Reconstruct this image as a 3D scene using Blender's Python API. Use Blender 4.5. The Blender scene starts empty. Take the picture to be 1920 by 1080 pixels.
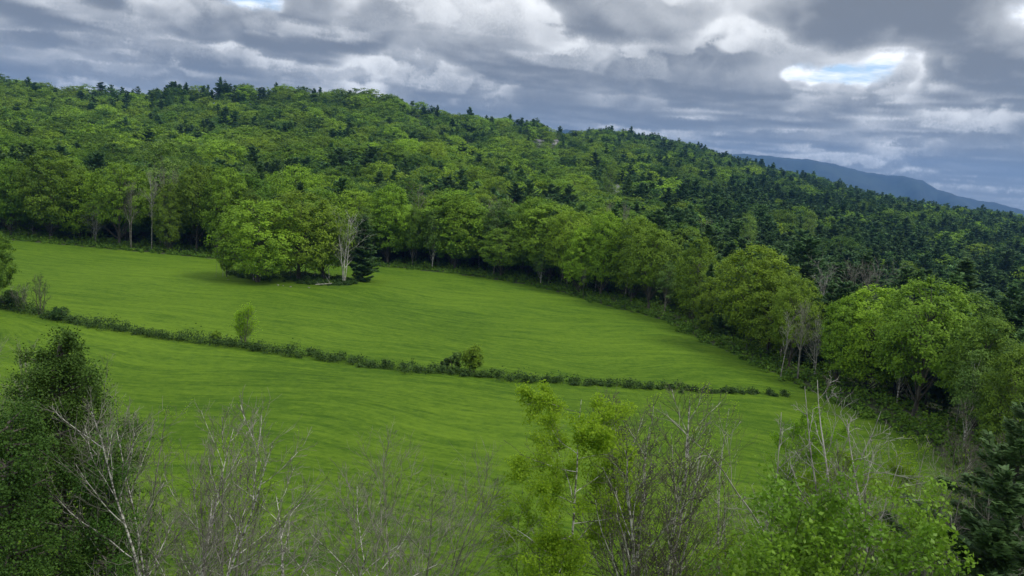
import bpy, math, random
import numpy as np
from mathutils import Matrix, Vector

random.seed(7)
RNG = np.random.default_rng(7)
S = bpy.context.scene
COL = S.collection
R = math.radians

# ------------------------------------------------------------------ camera
CAM_H = 28.0
FPX = 1478.0                       # focal length in pixels of a 1920 px wide picture
PITCH, ROLL = R(7.9), R(4.5)
cam = bpy.data.cameras.new('camera')
cam.sensor_width = 36.0
cam.lens = 36.0 * FPX / 1920.0
cam.clip_start, cam.clip_end = 0.5, 60000.0
camo = bpy.data.objects.new('camera', cam)
COL.objects.link(camo)
ROT = Matrix.Rotation(R(90) - PITCH, 3, 'X') @ Matrix.Rotation(ROLL, 3, 'Z')
camo.matrix_world = Matrix.Translation((0, 0, CAM_H)) @ ROT.to_4x4()
S.camera = camo
ROTN = np.array(ROT)

def pix_dir(px, py):
    px = np.asarray(px, float); py = np.asarray(py, float)
    v = np.stack([(px - 960) / FPX, -(py - 540) / FPX, -np.ones_like(px + py)], -1)
    v = v @ ROTN.T
    return v / np.linalg.norm(v, axis=-1, keepdims=True)

def az_el(px, py):
    d = pix_dir(px, py)
    return np.arctan2(d[..., 0], d[..., 1]), np.arctan2(d[..., 2], np.hypot(d[..., 0], d[..., 1]))

# ------------------------------------------------------------------ node helper
class V:
    """a socket with arithmetic"""
    nt = None
    def __init__(s, sock): s.s = sock
    def _m(s, op, o=None, p=None, clamp=False):
        n = V.nt.nodes.new('ShaderNodeMath'); n.operation = op; n.use_clamp = clamp
        for i, a in enumerate((s, o, p)):
            if a is None: continue
            if isinstance(a, V): V.nt.links.new(a.s, n.inputs[i])
            else: n.inputs[i].default_value = a
        return V(n.outputs[0])
    def __add__(s, o): return s._m('ADD', o)
    def __radd__(s, o): return s._m('ADD', o)
    def __sub__(s, o): return s._m('SUBTRACT', o)
    def __rsub__(s, o): return (s._m('MULTIPLY', -1.0))._m('ADD', o)
    def __mul__(s, o): return s._m('MULTIPLY', o)
    def __rmul__(s, o): return s._m('MULTIPLY', o)
    def __truediv__(s, o): return s._m('DIVIDE', o)
    def __pow__(s, o): return s._m('POWER', o)
    def max(s, o): return s._m('MAXIMUM', o)
    def min(s, o): return s._m('MINIMUM', o)
    def exp(s): return s._m('EXPONENT')
    def clamp(s): return s._m('ADD', 0.0, clamp=True)

def sstep(v, a, b, lo=0.0, hi=1.0):
    n = V.nt.nodes.new('ShaderNodeMapRange'); n.interpolation_type = 'SMOOTHSTEP'
    V.nt.links.new(v.s, n.inputs['Value'])
    for k, x in (('From Min', a), ('From Max', b), ('To Min', lo), ('To Max', hi)):
        if isinstance(x, V): V.nt.links.new(x.s, n.inputs[k])
        else: n.inputs[k].default_value = x
    return V(n.outputs['Result'])

def xyz(x, y, z):
    n = V.nt.nodes.new('ShaderNodeCombineXYZ')
    for i, a in enumerate((x, y, z)):
        if isinstance(a, V): V.nt.links.new(a.s, n.inputs[i])
        else: n.inputs[i].default_value = a
    return n.outputs[0]

def noise(vec, scale, detail=4, rough=0.5, dist=0.0, lac=2.0):
    n = V.nt.nodes.new('ShaderNodeTexNoise'); n.noise_dimensions = '3D'
    V.nt.links.new(vec, n.inputs['Vector'])
    n.inputs['Scale'].default_value = scale; n.inputs['Detail'].default_value = detail
    n.inputs['Roughness'].default_value = rough; n.inputs['Distortion'].default_value = dist
    n.inputs['Lacunarity'].default_value = lac
    return V(n.outputs['Fac'])

def mixc(f, a, b):
    n = V.nt.nodes.new('ShaderNodeMix'); n.data_type = 'RGBA'
    if isinstance(f, V): V.nt.links.new(f.s, n.inputs[0])
    else: n.inputs[0].default_value = f
    for i, c in ((6, a), (7, b)):
        if isinstance(c, (tuple, list)): n.inputs[i].default_value = (*c, 1)
        else: V.nt.links.new(c, n.inputs[i])
    return n.outputs[2]

# ------------------------------------------------------------------ world: broken cloud deck over a Nishita sky
SUN_EL, SUN_AZ = R(54), R(105)      # sun behind the clouds, high and to the right of the view
W = bpy.data.worlds.new('World'); S.world = W; W.use_nodes = True
nt = W.node_tree; nt.nodes.clear(); V.nt = nt
out = nt.nodes.new('ShaderNodeOutputWorld'); bg = nt.nodes.new('ShaderNodeBackground')
sky = nt.nodes.new('ShaderNodeTexSky'); sky.sky_type = 'NISHITA'; sky.sun_disc = False
sky.sun_elevation = SUN_EL; sky.sun_rotation = SUN_AZ; sky.altitude = 300
tc = nt.nodes.new('ShaderNodeTexCoord'); sp = nt.nodes.new('ShaderNodeSeparateXYZ')
nt.links.new(tc.outputs['Generated'], sp.inputs[0])
dx, dy, dz = (V(sp.outputs[i]) for i in range(3))
u = dx._m('ARCTAN2', dy)           # azimuth
w = dz._m('ARCSINE')               # elevation
# the cloud field is computed below by numpy once, then looked up by direction: a fine map for the quarter the
# camera looks at and a coarse one of the same clouds for the rest of the sky

CSEED = 11
OFFX, OFFY = 8.4, 23.5
SIG = 9.0
C_DARK = (0.128, 0.140, 0.156)
C_LITE = (0.82, 0.83, 0.83)
C_HAZE = (0.375, 0.39, 0.395)
BLOBS = [  # px, py, half width, half height, amount (+ thicker / - thinner)
    (170, 45, 300, 55, 0.30), (630, 80, 90, 38, 0.40), (1000, 85, 170, 50, 0.16), (1280, 125, 160, 40, 0.05),
    (1590, 28, 250, 48, 0.40), (1860, 130, 120, 75, 0.36), (1450, 215, 260, 28, 0.16), (1750, 215, 180, 35, 0.12),
    (500, 5, 90, 28, -0.45), (110, 118, 130, 20, -0.35), (250, 168, 90, 16, -0.30), (765, 92, 50, 40, -0.40), (330, 85, 120, 16, -0.22),
    (1500, 140, 150, 26, -0.62), (1690, 100, 60, 40, -0.40), (1910, 18, 62, 52, -1.1), (1130, 168, 150, 14, -0.25), (960,10,80,20,-0.2),(1640,262,230,10,-0.22),(1210,20,90,30,-.25)]
# ------------------------------------------------------------------ clouds: a slab of cumulus marched ray by ray
def spectral(shape, beta, rng, kmin=1.0, aniso=(1, 1, 1)):
    g = rng.standard_normal(shape).astype(np.float32)
    F = np.fft.rfftn(g)
    ax = [np.fft.fftfreq(n) * n * a for n, a in zip(shape[:-1], aniso)] + [np.fft.rfftfreq(shape[-1]) * shape[-1] * aniso[-1]]
    K = np.sqrt(sum(a ** 2 for a in np.meshgrid(*ax, indexing='ij')))
    F *= np.where(K < kmin * 0.5, 0, 1.0 / np.maximum(K, kmin) ** beta)
    o = np.fft.irfftn(F, s=shape).astype(np.float32)
    return (o - o.mean()) / o.std()

def trilin(vols, x, y, z, wrapz):
    """vols: list of float32 arrays (nx, ny, nz); x, y wrap"""
    nx, ny, nz = vols[0].shape
    xi = np.floor(x); yi = np.floor(y); zi = np.floor(z)
    fx = (x - xi).astype(np.float32); fy = (y - yi).astype(np.float32); fz = (z - zi).astype(np.float32)
    x0 = xi.astype(np.int32) % nx; x1 = (x0 + 1) % nx
    y0 = yi.astype(np.int32) % ny; y1 = (y0 + 1) % ny
    z0 = zi.astype(np.int32)
    if wrapz: z0 %= nz; z1 = (z0 + 1) % nz
    else: z0 = np.clip(z0, 0, nz - 1); z1 = np.clip(z0 + 1, 0, nz - 1)
    a00 = (x0 * ny + y0) * nz; a01 = (x0 * ny + y1) * nz; a10 = (x1 * ny + y0) * nz; a11 = (x1 * ny + y1) * nz
    res = []
    for v in vols:
        f = v.ravel()
        def zl(a): p = f[a + z0]; return p + (f[a + z1] - p) * fz
        b0 = zl(a00); b0 += (zl(a01) - b0) * fy
        b1 = zl(a10); b1 += (zl(a11) - b1) * fy
        res.append(b0 + (b1 - b0) * fx)
    return res

def smooth(x, a, b):
    t = np.clip((x - a) / (b - a), 0, 1); return t * t * (3 - 2 * t)

Z0, Z1, NZ, NXY, PER = 1.0, 2.3, 32, 384, 30.0     # slab 1.0 to 2.3 km up, tile of 30 km
crng = np.random.default_rng(CSEED)
big2 = spectral((NXY, NXY), 1.9, crng, 4.0)
mid3 = spectral((NXY, NXY, NZ * 2), 2.0, crng, 14.0, (1, 1, PER / ((Z1 - Z0) * 2)))[:, :, :NZ]
det3 = spectral((128, 128, 128), 1.75, crng, 3.0)
gd3 = det3 - np.roll(det3, (-2, 2, -3), (0, 1, 2)); gd3 = (gd3 / gd3.std()).astype(np.float32)   # lit side of the small billows
hz_ = np.linspace(0, 1, NZ, dtype=np.float32)
CB = 0.74 + 0.55 * big2[:, :, None] + 0.85 * mid3 - 1.75 * hz_ - 0.9 * np.clip((0.10 - hz_) / 0.10, 0, 1)
CB = CB.astype(np.float32)
dens = np.clip(CB * 1.6, 0, 1)
# light that reaches each cell from the bright sky above, slanted towards the sun
LT = np.zeros_like(dens); cum = np.zeros((NXY, NXY), np.float32); cell = PER / NXY; dzc = (Z1 - Z0) / NZ
shx = math.sin(SUN_AZ) / math.tan(SUN_EL) * dzc / cell; shy = math.cos(SUN_AZ) / math.tan(SUN_EL) * dzc / cell
acc = 0
for k in range(NZ - 1, -1, -1):
    cum = (cum + 0.25 * (np.roll(cum, 1, 0) + np.roll(cum, -1, 0) + np.roll(cum, 1, 1) + np.roll(cum, -1, 1))) / 2
    LT[:, :, k] = np.exp(-cum * 0.20)
    acc += 1
    sx_, sy_ = int(round(acc * shx)) - int(round((acc - 1) * shx)), int(round(acc * shy)) - int(round((acc - 1) * shy))
    cum = np.roll(cum, (-sx_, -sy_), (0, 1)) + dens[:, :, k]

BL = BLOBS
def march(az, el, steps, jit_rng):
    """az, el float arrays -> radiance rgb (n,3) and transmittance (n)"""
    n = az.size; az = az.astype(np.float32); el = el.astype(np.float32)
    cov = np.zeros(n, np.float32)
    for (px, py, bx, by, amp) in BL:
        a, e = az_el(px, py)
        cov += (amp * np.exp(-((az - a) * FPX / bx) ** 2 - ((el - e) * FPX / by) ** 2)).astype(np.float32)
    s = np.sin(np.maximum(el, 0.001)); c = np.cos(el)
    RE = 5200.0
    col = np.zeros((n, 3), np.float32); T = np.ones(n, np.float32)
    jit = jit_rng.random(n).astype(np.float32)
    tprev = None
    sa, ca = np.sin(az), np.cos(az)
    q = np.sqrt(s * s + 2 * Z0 / RE)
    dark = np.array(C_DARK, np.float32); lite = np.array(C_LITE, np.float32); hazec = np.array(C_HAZE, np.float32)
    def tz(z): return (np.sqrt(s * s + 2 * z / RE) - s) * RE
    for k in range(steps):
        h = (k + jit) / steps
        z = Z0 + (Z1 - Z0) * h
        t = tz(z)
        ds = tz(Z0 + (Z1 - Z0) * (k + 1) / steps) - tz(Z0 + (Z1 - Z0) * k / steps)
        x = t * sa * c + OFFX; y = t * ca * c + OFFY
        cb, lt = trilin([CB, LT], x / cell, y / cell, h * NZ - 0.5, False)
        d1, g1 = trilin([det3, gd3], x * 46, y * 46, z * 60, True)
        far0 = np.clip(1.25 - t / 9.0, 0.0, 1); mid_ = np.clip(1.3 - t / 15., .0, 1)
        d2, g2 = trilin([det3, gd3], x * 13 + 31, y * 13, z * 20 + 9, True)
        tex = (-0.10 * g2 + .04 * d2) * mid_ - 0.06 * g1 * far0
        far = np.clip(1.25 - t / 9.0, 0.0, 1)      # fine detail averages out far away
        e = cb + cov * 2.6 + 0.20 * d1 * far + 0.27 * d2 * mid_
        den = np.clip(e * 2.6, 0, 1)
        a = 1 - np.exp(-den * ds * SIG)
        L = lt * (0.85 + 0.3 * np.clip(1 - e, 0, 1)) + 0.30 * np.clip(0.55 - e, 0, 1) * (0.4 + h) - 0.05 * d1 * far
        L = np.clip(L - cov * 0.35 * (1.3 - h) + tex * (1.15 - .7 * lt), 0, 1.6)
        fog = (1 - np.exp(-t / 60.0))[:, None]
        ce = dark + (lite - dark) * (np.maximum(L + 0.05, 0) ** 1.1)[:, None]
        ce = ce * (1 - fog) + hazec * fog
        col += (T * a)[:, None] * ce
        T *= 1 - a
    return col, T

def sky_map(name, a0, a1, e0, e1, nx, ny, steps):
    az, el = np.meshgrid(np.linspace(a0, a1, nx), np.linspace(e0, e1, ny))
    c, T = march(az.ravel(), el.ravel(), steps, np.random.default_rng(1))
    im = np.concatenate([c, T[:, None]], 1).reshape(ny, nx, 4)
    for _ in range(2): im[1:-1, 1:-1] = (im[1:-1, 1:-1] * 4 + im[:-2, 1:-1] + im[2:, 1:-1] + im[1:-1, :-2] + im[1:-1, 2:]) / 8
    up = 1 + 2.3 * smooth(np.linspace(e0, e1, ny), R(15), R(65))     # an overcast sky brightens to the zenith
    im[..., :3] *= up[:, None, None]
    img = bpy.data.images.new(name, nx, ny, alpha=True, float_buffer=True)
    img.colorspace_settings.name = 'Non-Color'; img.alpha_mode = 'CHANNEL_PACKED'
    img.pixels.foreach_set(np.ascontiguousarray(im, np.float32).ravel())
    img.update(); img.pack()
    n = nt.nodes.new('ShaderNodeTexImage'); n.image = img; n.extension = 'EXTEND'; n.interpolation = 'Linear'
    nt.links.new(xyz((u - a0) * (1 / (a1 - a0)), (w - e0) * (1 / (e1 - e0)), 0.0), n.inputs[0])
    return n
A0, A1, E1 = R(-42), R(42), R(20)
fine = sky_map('cloud_map_fine', A0, A1, R(-1), E1, 1700, 430, 60)
coarse = sky_map('cloud_map_coarse', -math.pi, math.pi, R(-1), R(89), 640, 160, 26)
mask = sstep(u, A0, A0 + R(4)) * sstep(u, A1, A1 - R(4)) * sstep(w, E1, E1 - R(4))
colr = mixc(mask, coarse.outputs[0], fine.outputs[0])
alp = coarse_a = V(coarse.outputs[1]) * (1.0 - mask) + V(fine.outputs[1]) * mask
# behind the deck: a thin high veil with blue holes of the Nishita sky
dzp = V._m(dz.max(0.0) + 0.06, 'POWER', -1.0)
veil = noise(xyz(dx * dzp, dy * dzp, 9.0), 1.3, 5, 0.6)
skys = nt.nodes.new('ShaderNodeVectorMath'); skys.operation = 'SCALE'
nt.links.new(sky.outputs[0], skys.inputs[0]); skys.inputs['Scale'].default_value = 0.15
vc = mixc(sstep(veil, 0.33, 0.50), skys.outputs[0], (1.05, 1.07, 1.1))
sc = nt.nodes.new('ShaderNodeVectorMath'); sc.operation = 'SCALE'
nt.links.new(vc, sc.inputs[0]); nt.links.new(alp.s, sc.inputs['Scale'])
ad = nt.nodes.new('ShaderNodeVectorMath'); ad.operation = 'ADD'
nt.links.new(colr, ad.inputs[0]); nt.links.new(sc.outputs[0], ad.inputs[1])
nt.links.new(ad.outputs[0], bg.inputs['Color']); bg.inputs['Strength'].default_value = 1.0
nt.links.new(bg.outputs[0], out.inputs[0])
W.cycles.sampling_method = 'MANUAL'; W.cycles.sample_map_resolution = 512

# ------------------------------------------------------------------ sun behind cloud, view
sun = bpy.data.lights.new('sun', 'SUN'); sun.energy = 2.0; sun.angle = R(18); sun.color = (1.0, 0.95, 0.86)
suno = bpy.data.objects.new('sun', sun); COL.objects.link(suno)
sd = Vector((math.sin(SUN_AZ) * math.cos(SUN_EL), math.cos(SUN_AZ) * math.cos(SUN_EL), math.sin(SUN_EL)))
suno.rotation_euler = sd.to_track_quat('Z', 'Y').to_euler(); suno.location = (60, 60, 120)
S.view_settings.view_transform = 'Standard'; S.view_settings.look = 'None'
S.view_settings.exposure = 0.42; S.view_settings.gamma = 1.0
S.view_settings.use_curve_mapping = False
S.render.engine = 'CYCLES'
S.cycles.max_bounces = 6; S.cycles.diffuse_bounces = 3; S.cycles.glossy_bounces = 2
S.cycles.transmission_bounces = 4; S.cycles.transparent_max_bounces = 8; S.cycles.volume_bounces = 0
S.cycles.use_denoising = True
HAZE = True
# ================================================================== terrain
def col_az(px):                      # azimuth of a picture column taken near the horizon
    return float(az_el(px, 330.0)[0])

# far edge of the mown field, read off the picture and laid on level ground
EDGE_PX = [(-420, 428), (-200, 435), (0, 447), (100, 456), (200, 465), (300, 474), (400, 484), (560, 494), (720, 499),
           (820, 508), (900, 517), (1000, 532), (1080, 550), (1150, 570), (1250, 596), (1330, 640), (1400, 672),
           (1470, 708), (1545, 742), (1640, 788), (1740, 838), (1850, 905), (1960, 985)]
def ground_flat(px, py, z=0.0):
    d = pix_dir(px, py)
    t = (z - CAM_H) / d[..., 2]
    return d[..., 0] * t, d[..., 1] * t
ex, ey = ground_flat(*[np.array(c, float) for c in zip(*EDGE_PX)])
EDGE = np.stack([ex, ey], 1)
EDGE_AZ = np.arctan2(ex, ey); EDGE_R = np.hypot(ex, ey)
FIELD_POLY = np.concatenate([EDGE, [[44, 20], [40, -60], [-320, -60], [-330, 200]]])

def in_poly(x, y, poly):
    c = np.zeros(np.shape(x), bool); n = len(poly)
    for i in range(n):
        x0, y0 = poly[i]; x1, y1 = poly[(i + 1) % n]
        if y0 == y1: continue
        k = ((y0 > y) != (y1 > y)) & (x < (x1 - x0) * (y - y0) / (y1 - y0) + x0)
        c ^= k
    return c

def seg_dist(x, y, line):
    d = np.full(np.shape(x), 1e9)
    for (x0, y0), (x1, y1) in zip(line[:-1], line[1:]):
        L = (x1 - x0) ** 2 + (y1 - y0) ** 2
        t = np.clip(((x - x0) * (x1 - x0) + (y - y0) * (y1 - y0)) / L, 0, 1)
        d = np.minimum(d, np.hypot(x - x0 - t * (x1 - x0), y - y0 - t * (y1 - y0)))
    return d

# height of the tree tops, in picture rows, at a set of distances
CANOPY = 19.0
LEV_R = [300, 400, 600, 850]
TAB = {  # column: rows at 300, 400, 600, 850 m
    -300: (285, 262, 215, 175), 0: (318, 275, 232, 186), 300: (345, 300, 252, 200), 600: (362, 315, 252, 196), 900: (388, 345, 292, 246),
    1200: (425, 388, 336, 290), 1500: (512, 458, 404, 360), 1750: (575, 512, 452, 405), 1920: (600, 545, 480, 432), 2300: (640, 585, 520, 470)}
lev = []
for k in range(4):
    a, e = az_el(np.array(list(TAB)), np.array([v[k] for v in TAB.values()]))
    lev.append((a, e))
SKY_PX = [(-400, 120), (-150, 128), (0, 145), (60, 152), (100, 161), (180, 171), (240, 176), (285, 179), (310, 166), (345, 158), (400, 155), (515, 158),
          (620, 168), (700, 178), (760, 187), (800, 198), (830, 209), (870, 214), (900, 218), (930, 222), (1000, 229), (1038, 246), (1060, 252), (1082, 248),
          (1110, 244), (1140, 242), (1200, 250), (1290, 269), (1400, 301), (1500, 326), (1600, 354), (1700, 377), (1800, 393), (1900, 404), (2100, 419), (2500, 440)]
sky_a, sky_e = az_el(*[np.array(c, float) for c in zip(*SKY_PX)])
RD_PX = [(-400, 1100), (0, 1050), (270, 1100), (300, 950), (600, 900), (900, 1000), (1040, 1150), (1080, 1350), (1300, 1400), (1600, 1450), (1920, 1500), (2500, 1500)]
rd_a = np.array([col_az(c[0]) for c in RD_PX]); rd_v = np.array([c[1] for c in RD_PX], float)

def wob(x, y):
    return (np.sin(x * .021 + 1.3) * np.cos(y * .017 + .4) + .6 * np.sin(x * .043 - y * .031 + 2.) + .4 * np.sin(x * .011 + y * .067))

def ground(x, y):
    x = np.asarray(x, float); y = np.asarray(y, float)
    r = np.hypot(x, y); az = np.arctan2(x, y)
    RD = np.interp(az, rd_a, rd_v)
    zk = []; rk = []
    for k in range(4):
        e = np.interp(az, *lev[k])
        zk.append(CAM_H + LEV_R[k] * np.tan(e) - CANOPY); rk.append(np.full(r.shape, float(LEV_R[k])))
    zr = CAM_H + RD * np.tan(np.interp(az, sky_a, sky_e)) - CANOPY
    zk.append(zr); rk.append(RD)
    er = np.interp(az, EDGE_AZ, EDGE_R)
    e0 = np.minimum(er + 12, 285)
    Z = np.zeros_like(r)
    pr, pz = e0, np.zeros_like(r)
    for k in range(5):
        t = np.clip((r - pr) / np.maximum(rk[k] - pr, 1), 0, 1)
        Z = np.where(r > pr, pz + (zk[k] - pz) * t, Z)
        pr, pz = rk[k], zk[k]
    d = r - RD
    Z = np.where(d > 0, np.maximum(zr - 0.10 * d - 0.0003 * d * d, -70 + 6 * wob(x * .15, y * .15)), Z)
    # undulation grows away from the field
    away = np.clip((r - e0) / 150, 0, 1)
    Z = Z + away * 1.6 * wob(x, y) + (1 - away) * 0.35 * wob(x * .8, y * .8)
    fr = np.clip((R(75) - np.abs(az)) / R(20), 0, 1)          # level country behind the camera
    return Z * fr

# ------------------------------------------------------------------ object helpers
def link(o, parent=None):
    COL.objects.link(o)
    if parent is not None: o.parent = parent
    return o

def tag(o, label=None, cat=None, group=None, kind=None):
    if label: o['label'] = label
    if cat: o['category'] = cat
    if group: o['group'] = group
    if kind: o['kind'] = kind
    return o

def mesh_np(name, verts, faces, mats=(), attrs=None, midx=None, smooth_=False):
    """faces: (n, 4) or (n, 3) int array"""
    me = bpy.data.meshes.new(name)
    verts = np.asarray(verts, np.float32); faces = np.asarray(faces, np.int32)
    me.vertices.add(len(verts)); me.vertices.foreach_set('co', verts.ravel())
    n, k = faces.shape
    me.loops.add(n * k); me.loops.foreach_set('vertex_index', faces.ravel())
    me.polygons.add(n); me.polygons.foreach_set('loop_start', np.arange(0, n * k, k, dtype=np.int32))
    if midx is not None: me.polygons.foreach_set('material_index', np.asarray(midx, np.int32))
    if smooth_: me.polygons.foreach_set('use_smooth', np.ones(n, bool))
    for m in mats: me.materials.append(m)
    for an, av in (attrs or {}).items():
        at = me.attributes.new(an, 'FLOAT', 'POINT'); at.data.foreach_set('value', np.asarray(av, np.float32))
    me.update(calc_edges=True)
    return me

# ------------------------------------------------------------------ materials
def new_mat(name):
    m = bpy.data.materials.new(name); m.use_nodes = True
    t = m.node_tree; t.nodes.clear(); V.nt = t
    o = t.nodes.new('ShaderNodeOutputMaterial'); b = t.nodes.new('ShaderNodeBsdfPrincipled')
    t.links.new(b.outputs[0], o.inputs[0])
    return m, t, o, b

def attr(t, name, typ='GEOMETRY'):
    n = t.nodes.new('ShaderNodeAttribute'); n.attribute_name = name; n.attribute_type = typ
    return n

def leaf_mat(name, deep, bright, trans=0.35, rough=0.6, spec=0.18, hue=0.0):
    """deep and bright: leaf colours at the two ends of the tree to tree spread ('tint')"""
    m, t, o, b = new_mat(name)
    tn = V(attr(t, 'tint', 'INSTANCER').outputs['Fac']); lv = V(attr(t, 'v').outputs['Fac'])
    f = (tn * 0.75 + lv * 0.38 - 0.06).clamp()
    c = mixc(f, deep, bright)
    hs = t.nodes.new('ShaderNodeHueSaturation')
    t.links.new(c, hs.inputs['Color'])
    oi = t.nodes.new('ShaderNodeObjectInfo'); rn = V(oi.outputs['Random'])
    t.links.new((rn * 0.014 + 0.496 + hue).s, hs.inputs['Hue'])
    t.links.new((rn * 0.3 + 0.85).s, hs.inputs['Value']); hs.inputs['Saturation'].default_value = 0.97
    t.links.new(hs.outputs[0], b.inputs['Base Color'])
    b.inputs['Roughness'].default_value = rough; b.inputs['Specular IOR Level'].default_value = spec
    tr = t.nodes.new('ShaderNodeBsdfTranslucent'); mx = t.nodes.new('ShaderNodeMixShader')
    t.links.new(hs.outputs[0], tr.inputs['Color']); mx.inputs[0].default_value = trans
    t.links.new(b.outputs[0], mx.inputs[1]); t.links.new(tr.outputs[0], mx.inputs[2]); t.links.new(mx.outputs[0], o.inputs[0])
    return m

def bark_mat(name, a, bcol, scale=3.0, stretch=(1, 1, 0.3), lo=0.42, hi=0.6):
    m, t, o, b = new_mat(name)
    c = t.nodes.new('ShaderNodeTexCoord'); mp = t.nodes.new('ShaderNodeMapping'); mp.inputs['Scale'].default_value = stretch
    t.links.new(c.outputs['Object'], mp.inputs[0])
    n = noise(mp.outputs[0], scale, 4, 0.6)
    t.links.new(mixc(sstep(n, lo, hi), a, bcol), b.inputs['Base Color']); b.inputs['Roughness'].default_value = 0.85
    return m

M_MAPLE = leaf_mat('maple_leaf', (0.034, 0.098, 0.010), (0.265, 0.415, 0.012), 0.34)
M_POPLAR = leaf_mat('poplar_leaf', (0.058, 0.130, 0.026), (0.185, 0.300, 0.040), 0.30)
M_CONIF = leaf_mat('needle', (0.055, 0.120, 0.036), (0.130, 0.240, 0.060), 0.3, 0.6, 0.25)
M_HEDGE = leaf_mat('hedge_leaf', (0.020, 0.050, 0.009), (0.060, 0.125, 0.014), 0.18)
M_YOUNG = leaf_mat('young_leaf', (0.13, 0.28, 0.008), (0.34, 0.50, 0.012), 0.55)
M_GLOSS = leaf_mat('glossy_leaf', (0.075, 0.19, 0.010), (0.24, 0.42, 0.018), 0.4, 0.45, 0.25)
M_DARKL = leaf_mat('dark_leaf', (0.032, 0.080, 0.012), (0.090, 0.180, 0.018), 0.25, 0.6, 0.15)
M_BARK = bark_mat('grey_bark', (0.050, 0.043, 0.034), (0.120, 0.108, 0.088), 2.0)
M_BIRCH = bark_mat('birch_bark', (0.09, 0.085, 0.07), (0.50, 0.485, 0.44), 2.2, (1, 1, 2.4), 0.42, 0.56)
M_TWIG = bark_mat('pale_twig_bark', (0.10, 0.094, 0.075), (0.25, 0.24, 0.20), 1.5, (1, 1, 1), 0.4, 0.6)
M_DEAD = bark_mat('bleached_bark', (0.16, 0.155, 0.13), (0.36, 0.35, 0.31), 1.5, (1, 1, 1), 0.35, 0.6)
M_DARKTW = bark_mat('dark_twig_bark', (0.045, 0.04, 0.03), (0.13, 0.12, 0.09), 1.5, (1, 1, 1), 0.4, 0.6)

# ------------------------------------------------------------------ ground sheet: polar mesh all round the camera
def meadow_mat():
    m, t, o, b = new_mat('mown_grass')
    g = t.nodes.new('ShaderNodeNewGeometry'); s = t.nodes.new('ShaderNodeSeparateXYZ'); t.links.new(g.outputs['Position'], s.inputs[0])
    X, Y = V(s.outputs[0]), V(s.outputs[1])
    P = g.outputs['Position']
    w1 = noise(P, 0.012, 2, 0.5) - 0.5
    Yw = Y + w1 * 60.0 + X * 0.10                                 # swaths bend gently over the field
    st = noise(xyz(X * 0.045, Yw * 0.42, 0.0), 1.0, 6, 0.72)      # long thin streaks left by the mower
    st2 = noise(xyz(X * 0.28, Yw * 1.3, 4.0), 1.0, 5, 0.7)
    big = noise(P, 0.020, 3, 0.5); fine_ = noise(P, 1.3, 6, 0.72)
    f = st * 1.1 + st2 * 1.0 + big * 0.9 + fine_ * 0.8 - 1.9
    c = mixc(sstep(f, -0.42, 0.42), (0.040, 0.094, 0.007), (0.122, 0.208, 0.015))
    dry = sstep(noise(xyz(X * 0.07, Yw * 0.8, 8.0), 1.0, 7, 0.72), 0.58, 0.80)
    c = mixc(dry * 0.4, c, (0.20, 0.245, 0.04))
    t.links.new(c, b.inputs['Base Color']); b.inputs['Roughness'].default_value = 0.85; b.inputs['Specular IOR Level'].default_value = 0.06
    bu = t.nodes.new('ShaderNodeBump'); bu.inputs['Strength'].default_value = 0.9; bu.inputs['Distance'].default_value = 0.5
    t.links.new((st2 * 0.7 + fine_ * 0.6 + st * 0.5).s, bu.inputs['Height']); t.links.new(bu.outputs[0], b.inputs['Normal'])
    return m
def floor_mat():
    m, t, o, b = new_mat('forest_floor')
    g = t.nodes.new('ShaderNodeNewGeometry'); n = noise(g.outputs['Position'], 0.5, 6, 0.65)
    t.links.new(mixc(sstep(n, 0.35, 0.65), (0.018, 0.022, 0.010), (0.045, 0.060, 0.016)), b.inputs['Base Color']); b.inputs['Roughness'].default_value = 0.95
    return m
M_MEADOW, M_FLOOR = meadow_mat(), floor_mat()

azs = np.concatenate([np.arange(-44, 44, 0.25), np.arange(44, 316, 4.0)]) * math.pi / 180
rs = [0.0]; r_ = 4.0
while r_ < 1700: rs.append(r_); r_ *= 1.016
while r_ < 30000: rs.append(r_); r_ *= 1.10
rs = np.array(rs)
A_, R_ = np.meshgrid(azs, rs, indexing='ij')
GX, GY = np.sin(A_) * R_, np.cos(A_) * R_
GZ = ground(GX, GY)
na, nr = A_.shape
vi = np.arange(na * nr).reshape(na, nr)
i2 = np.roll(vi, -1, 0)
F = np.stack([vi[:, :-1], vi[:, 1:], i2[:, 1:], i2[:, :-1]], -1).reshape(-1, 4)[:, ::-1]
GV = np.stack([GX.ravel(), GY.ravel(), GZ.ravel()], 1)
cen = GV[F].mean(1)
inm = in_poly(cen[:, 0], cen[:, 1], FIELD_POLY)
def sub(name, mask, mat, label, kind='structure'):
    f = F[mask]; u_, inv_ = np.unique(f, return_inverse=True)
    me = mesh_np(name, GV[u_], inv_.reshape(f.shape), [mat], smooth_=True)
    return tag(link(bpy.data.objects.new(name, me)), label, kind=kind)
sub('meadow', inm, M_MEADOW, 'mown green hay meadow with streaky grass sloping across the valley')
sub('forest_floor', ~inm, M_FLOOR, 'dark leaf covered forest floor of the hills beyond the meadow')

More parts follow.
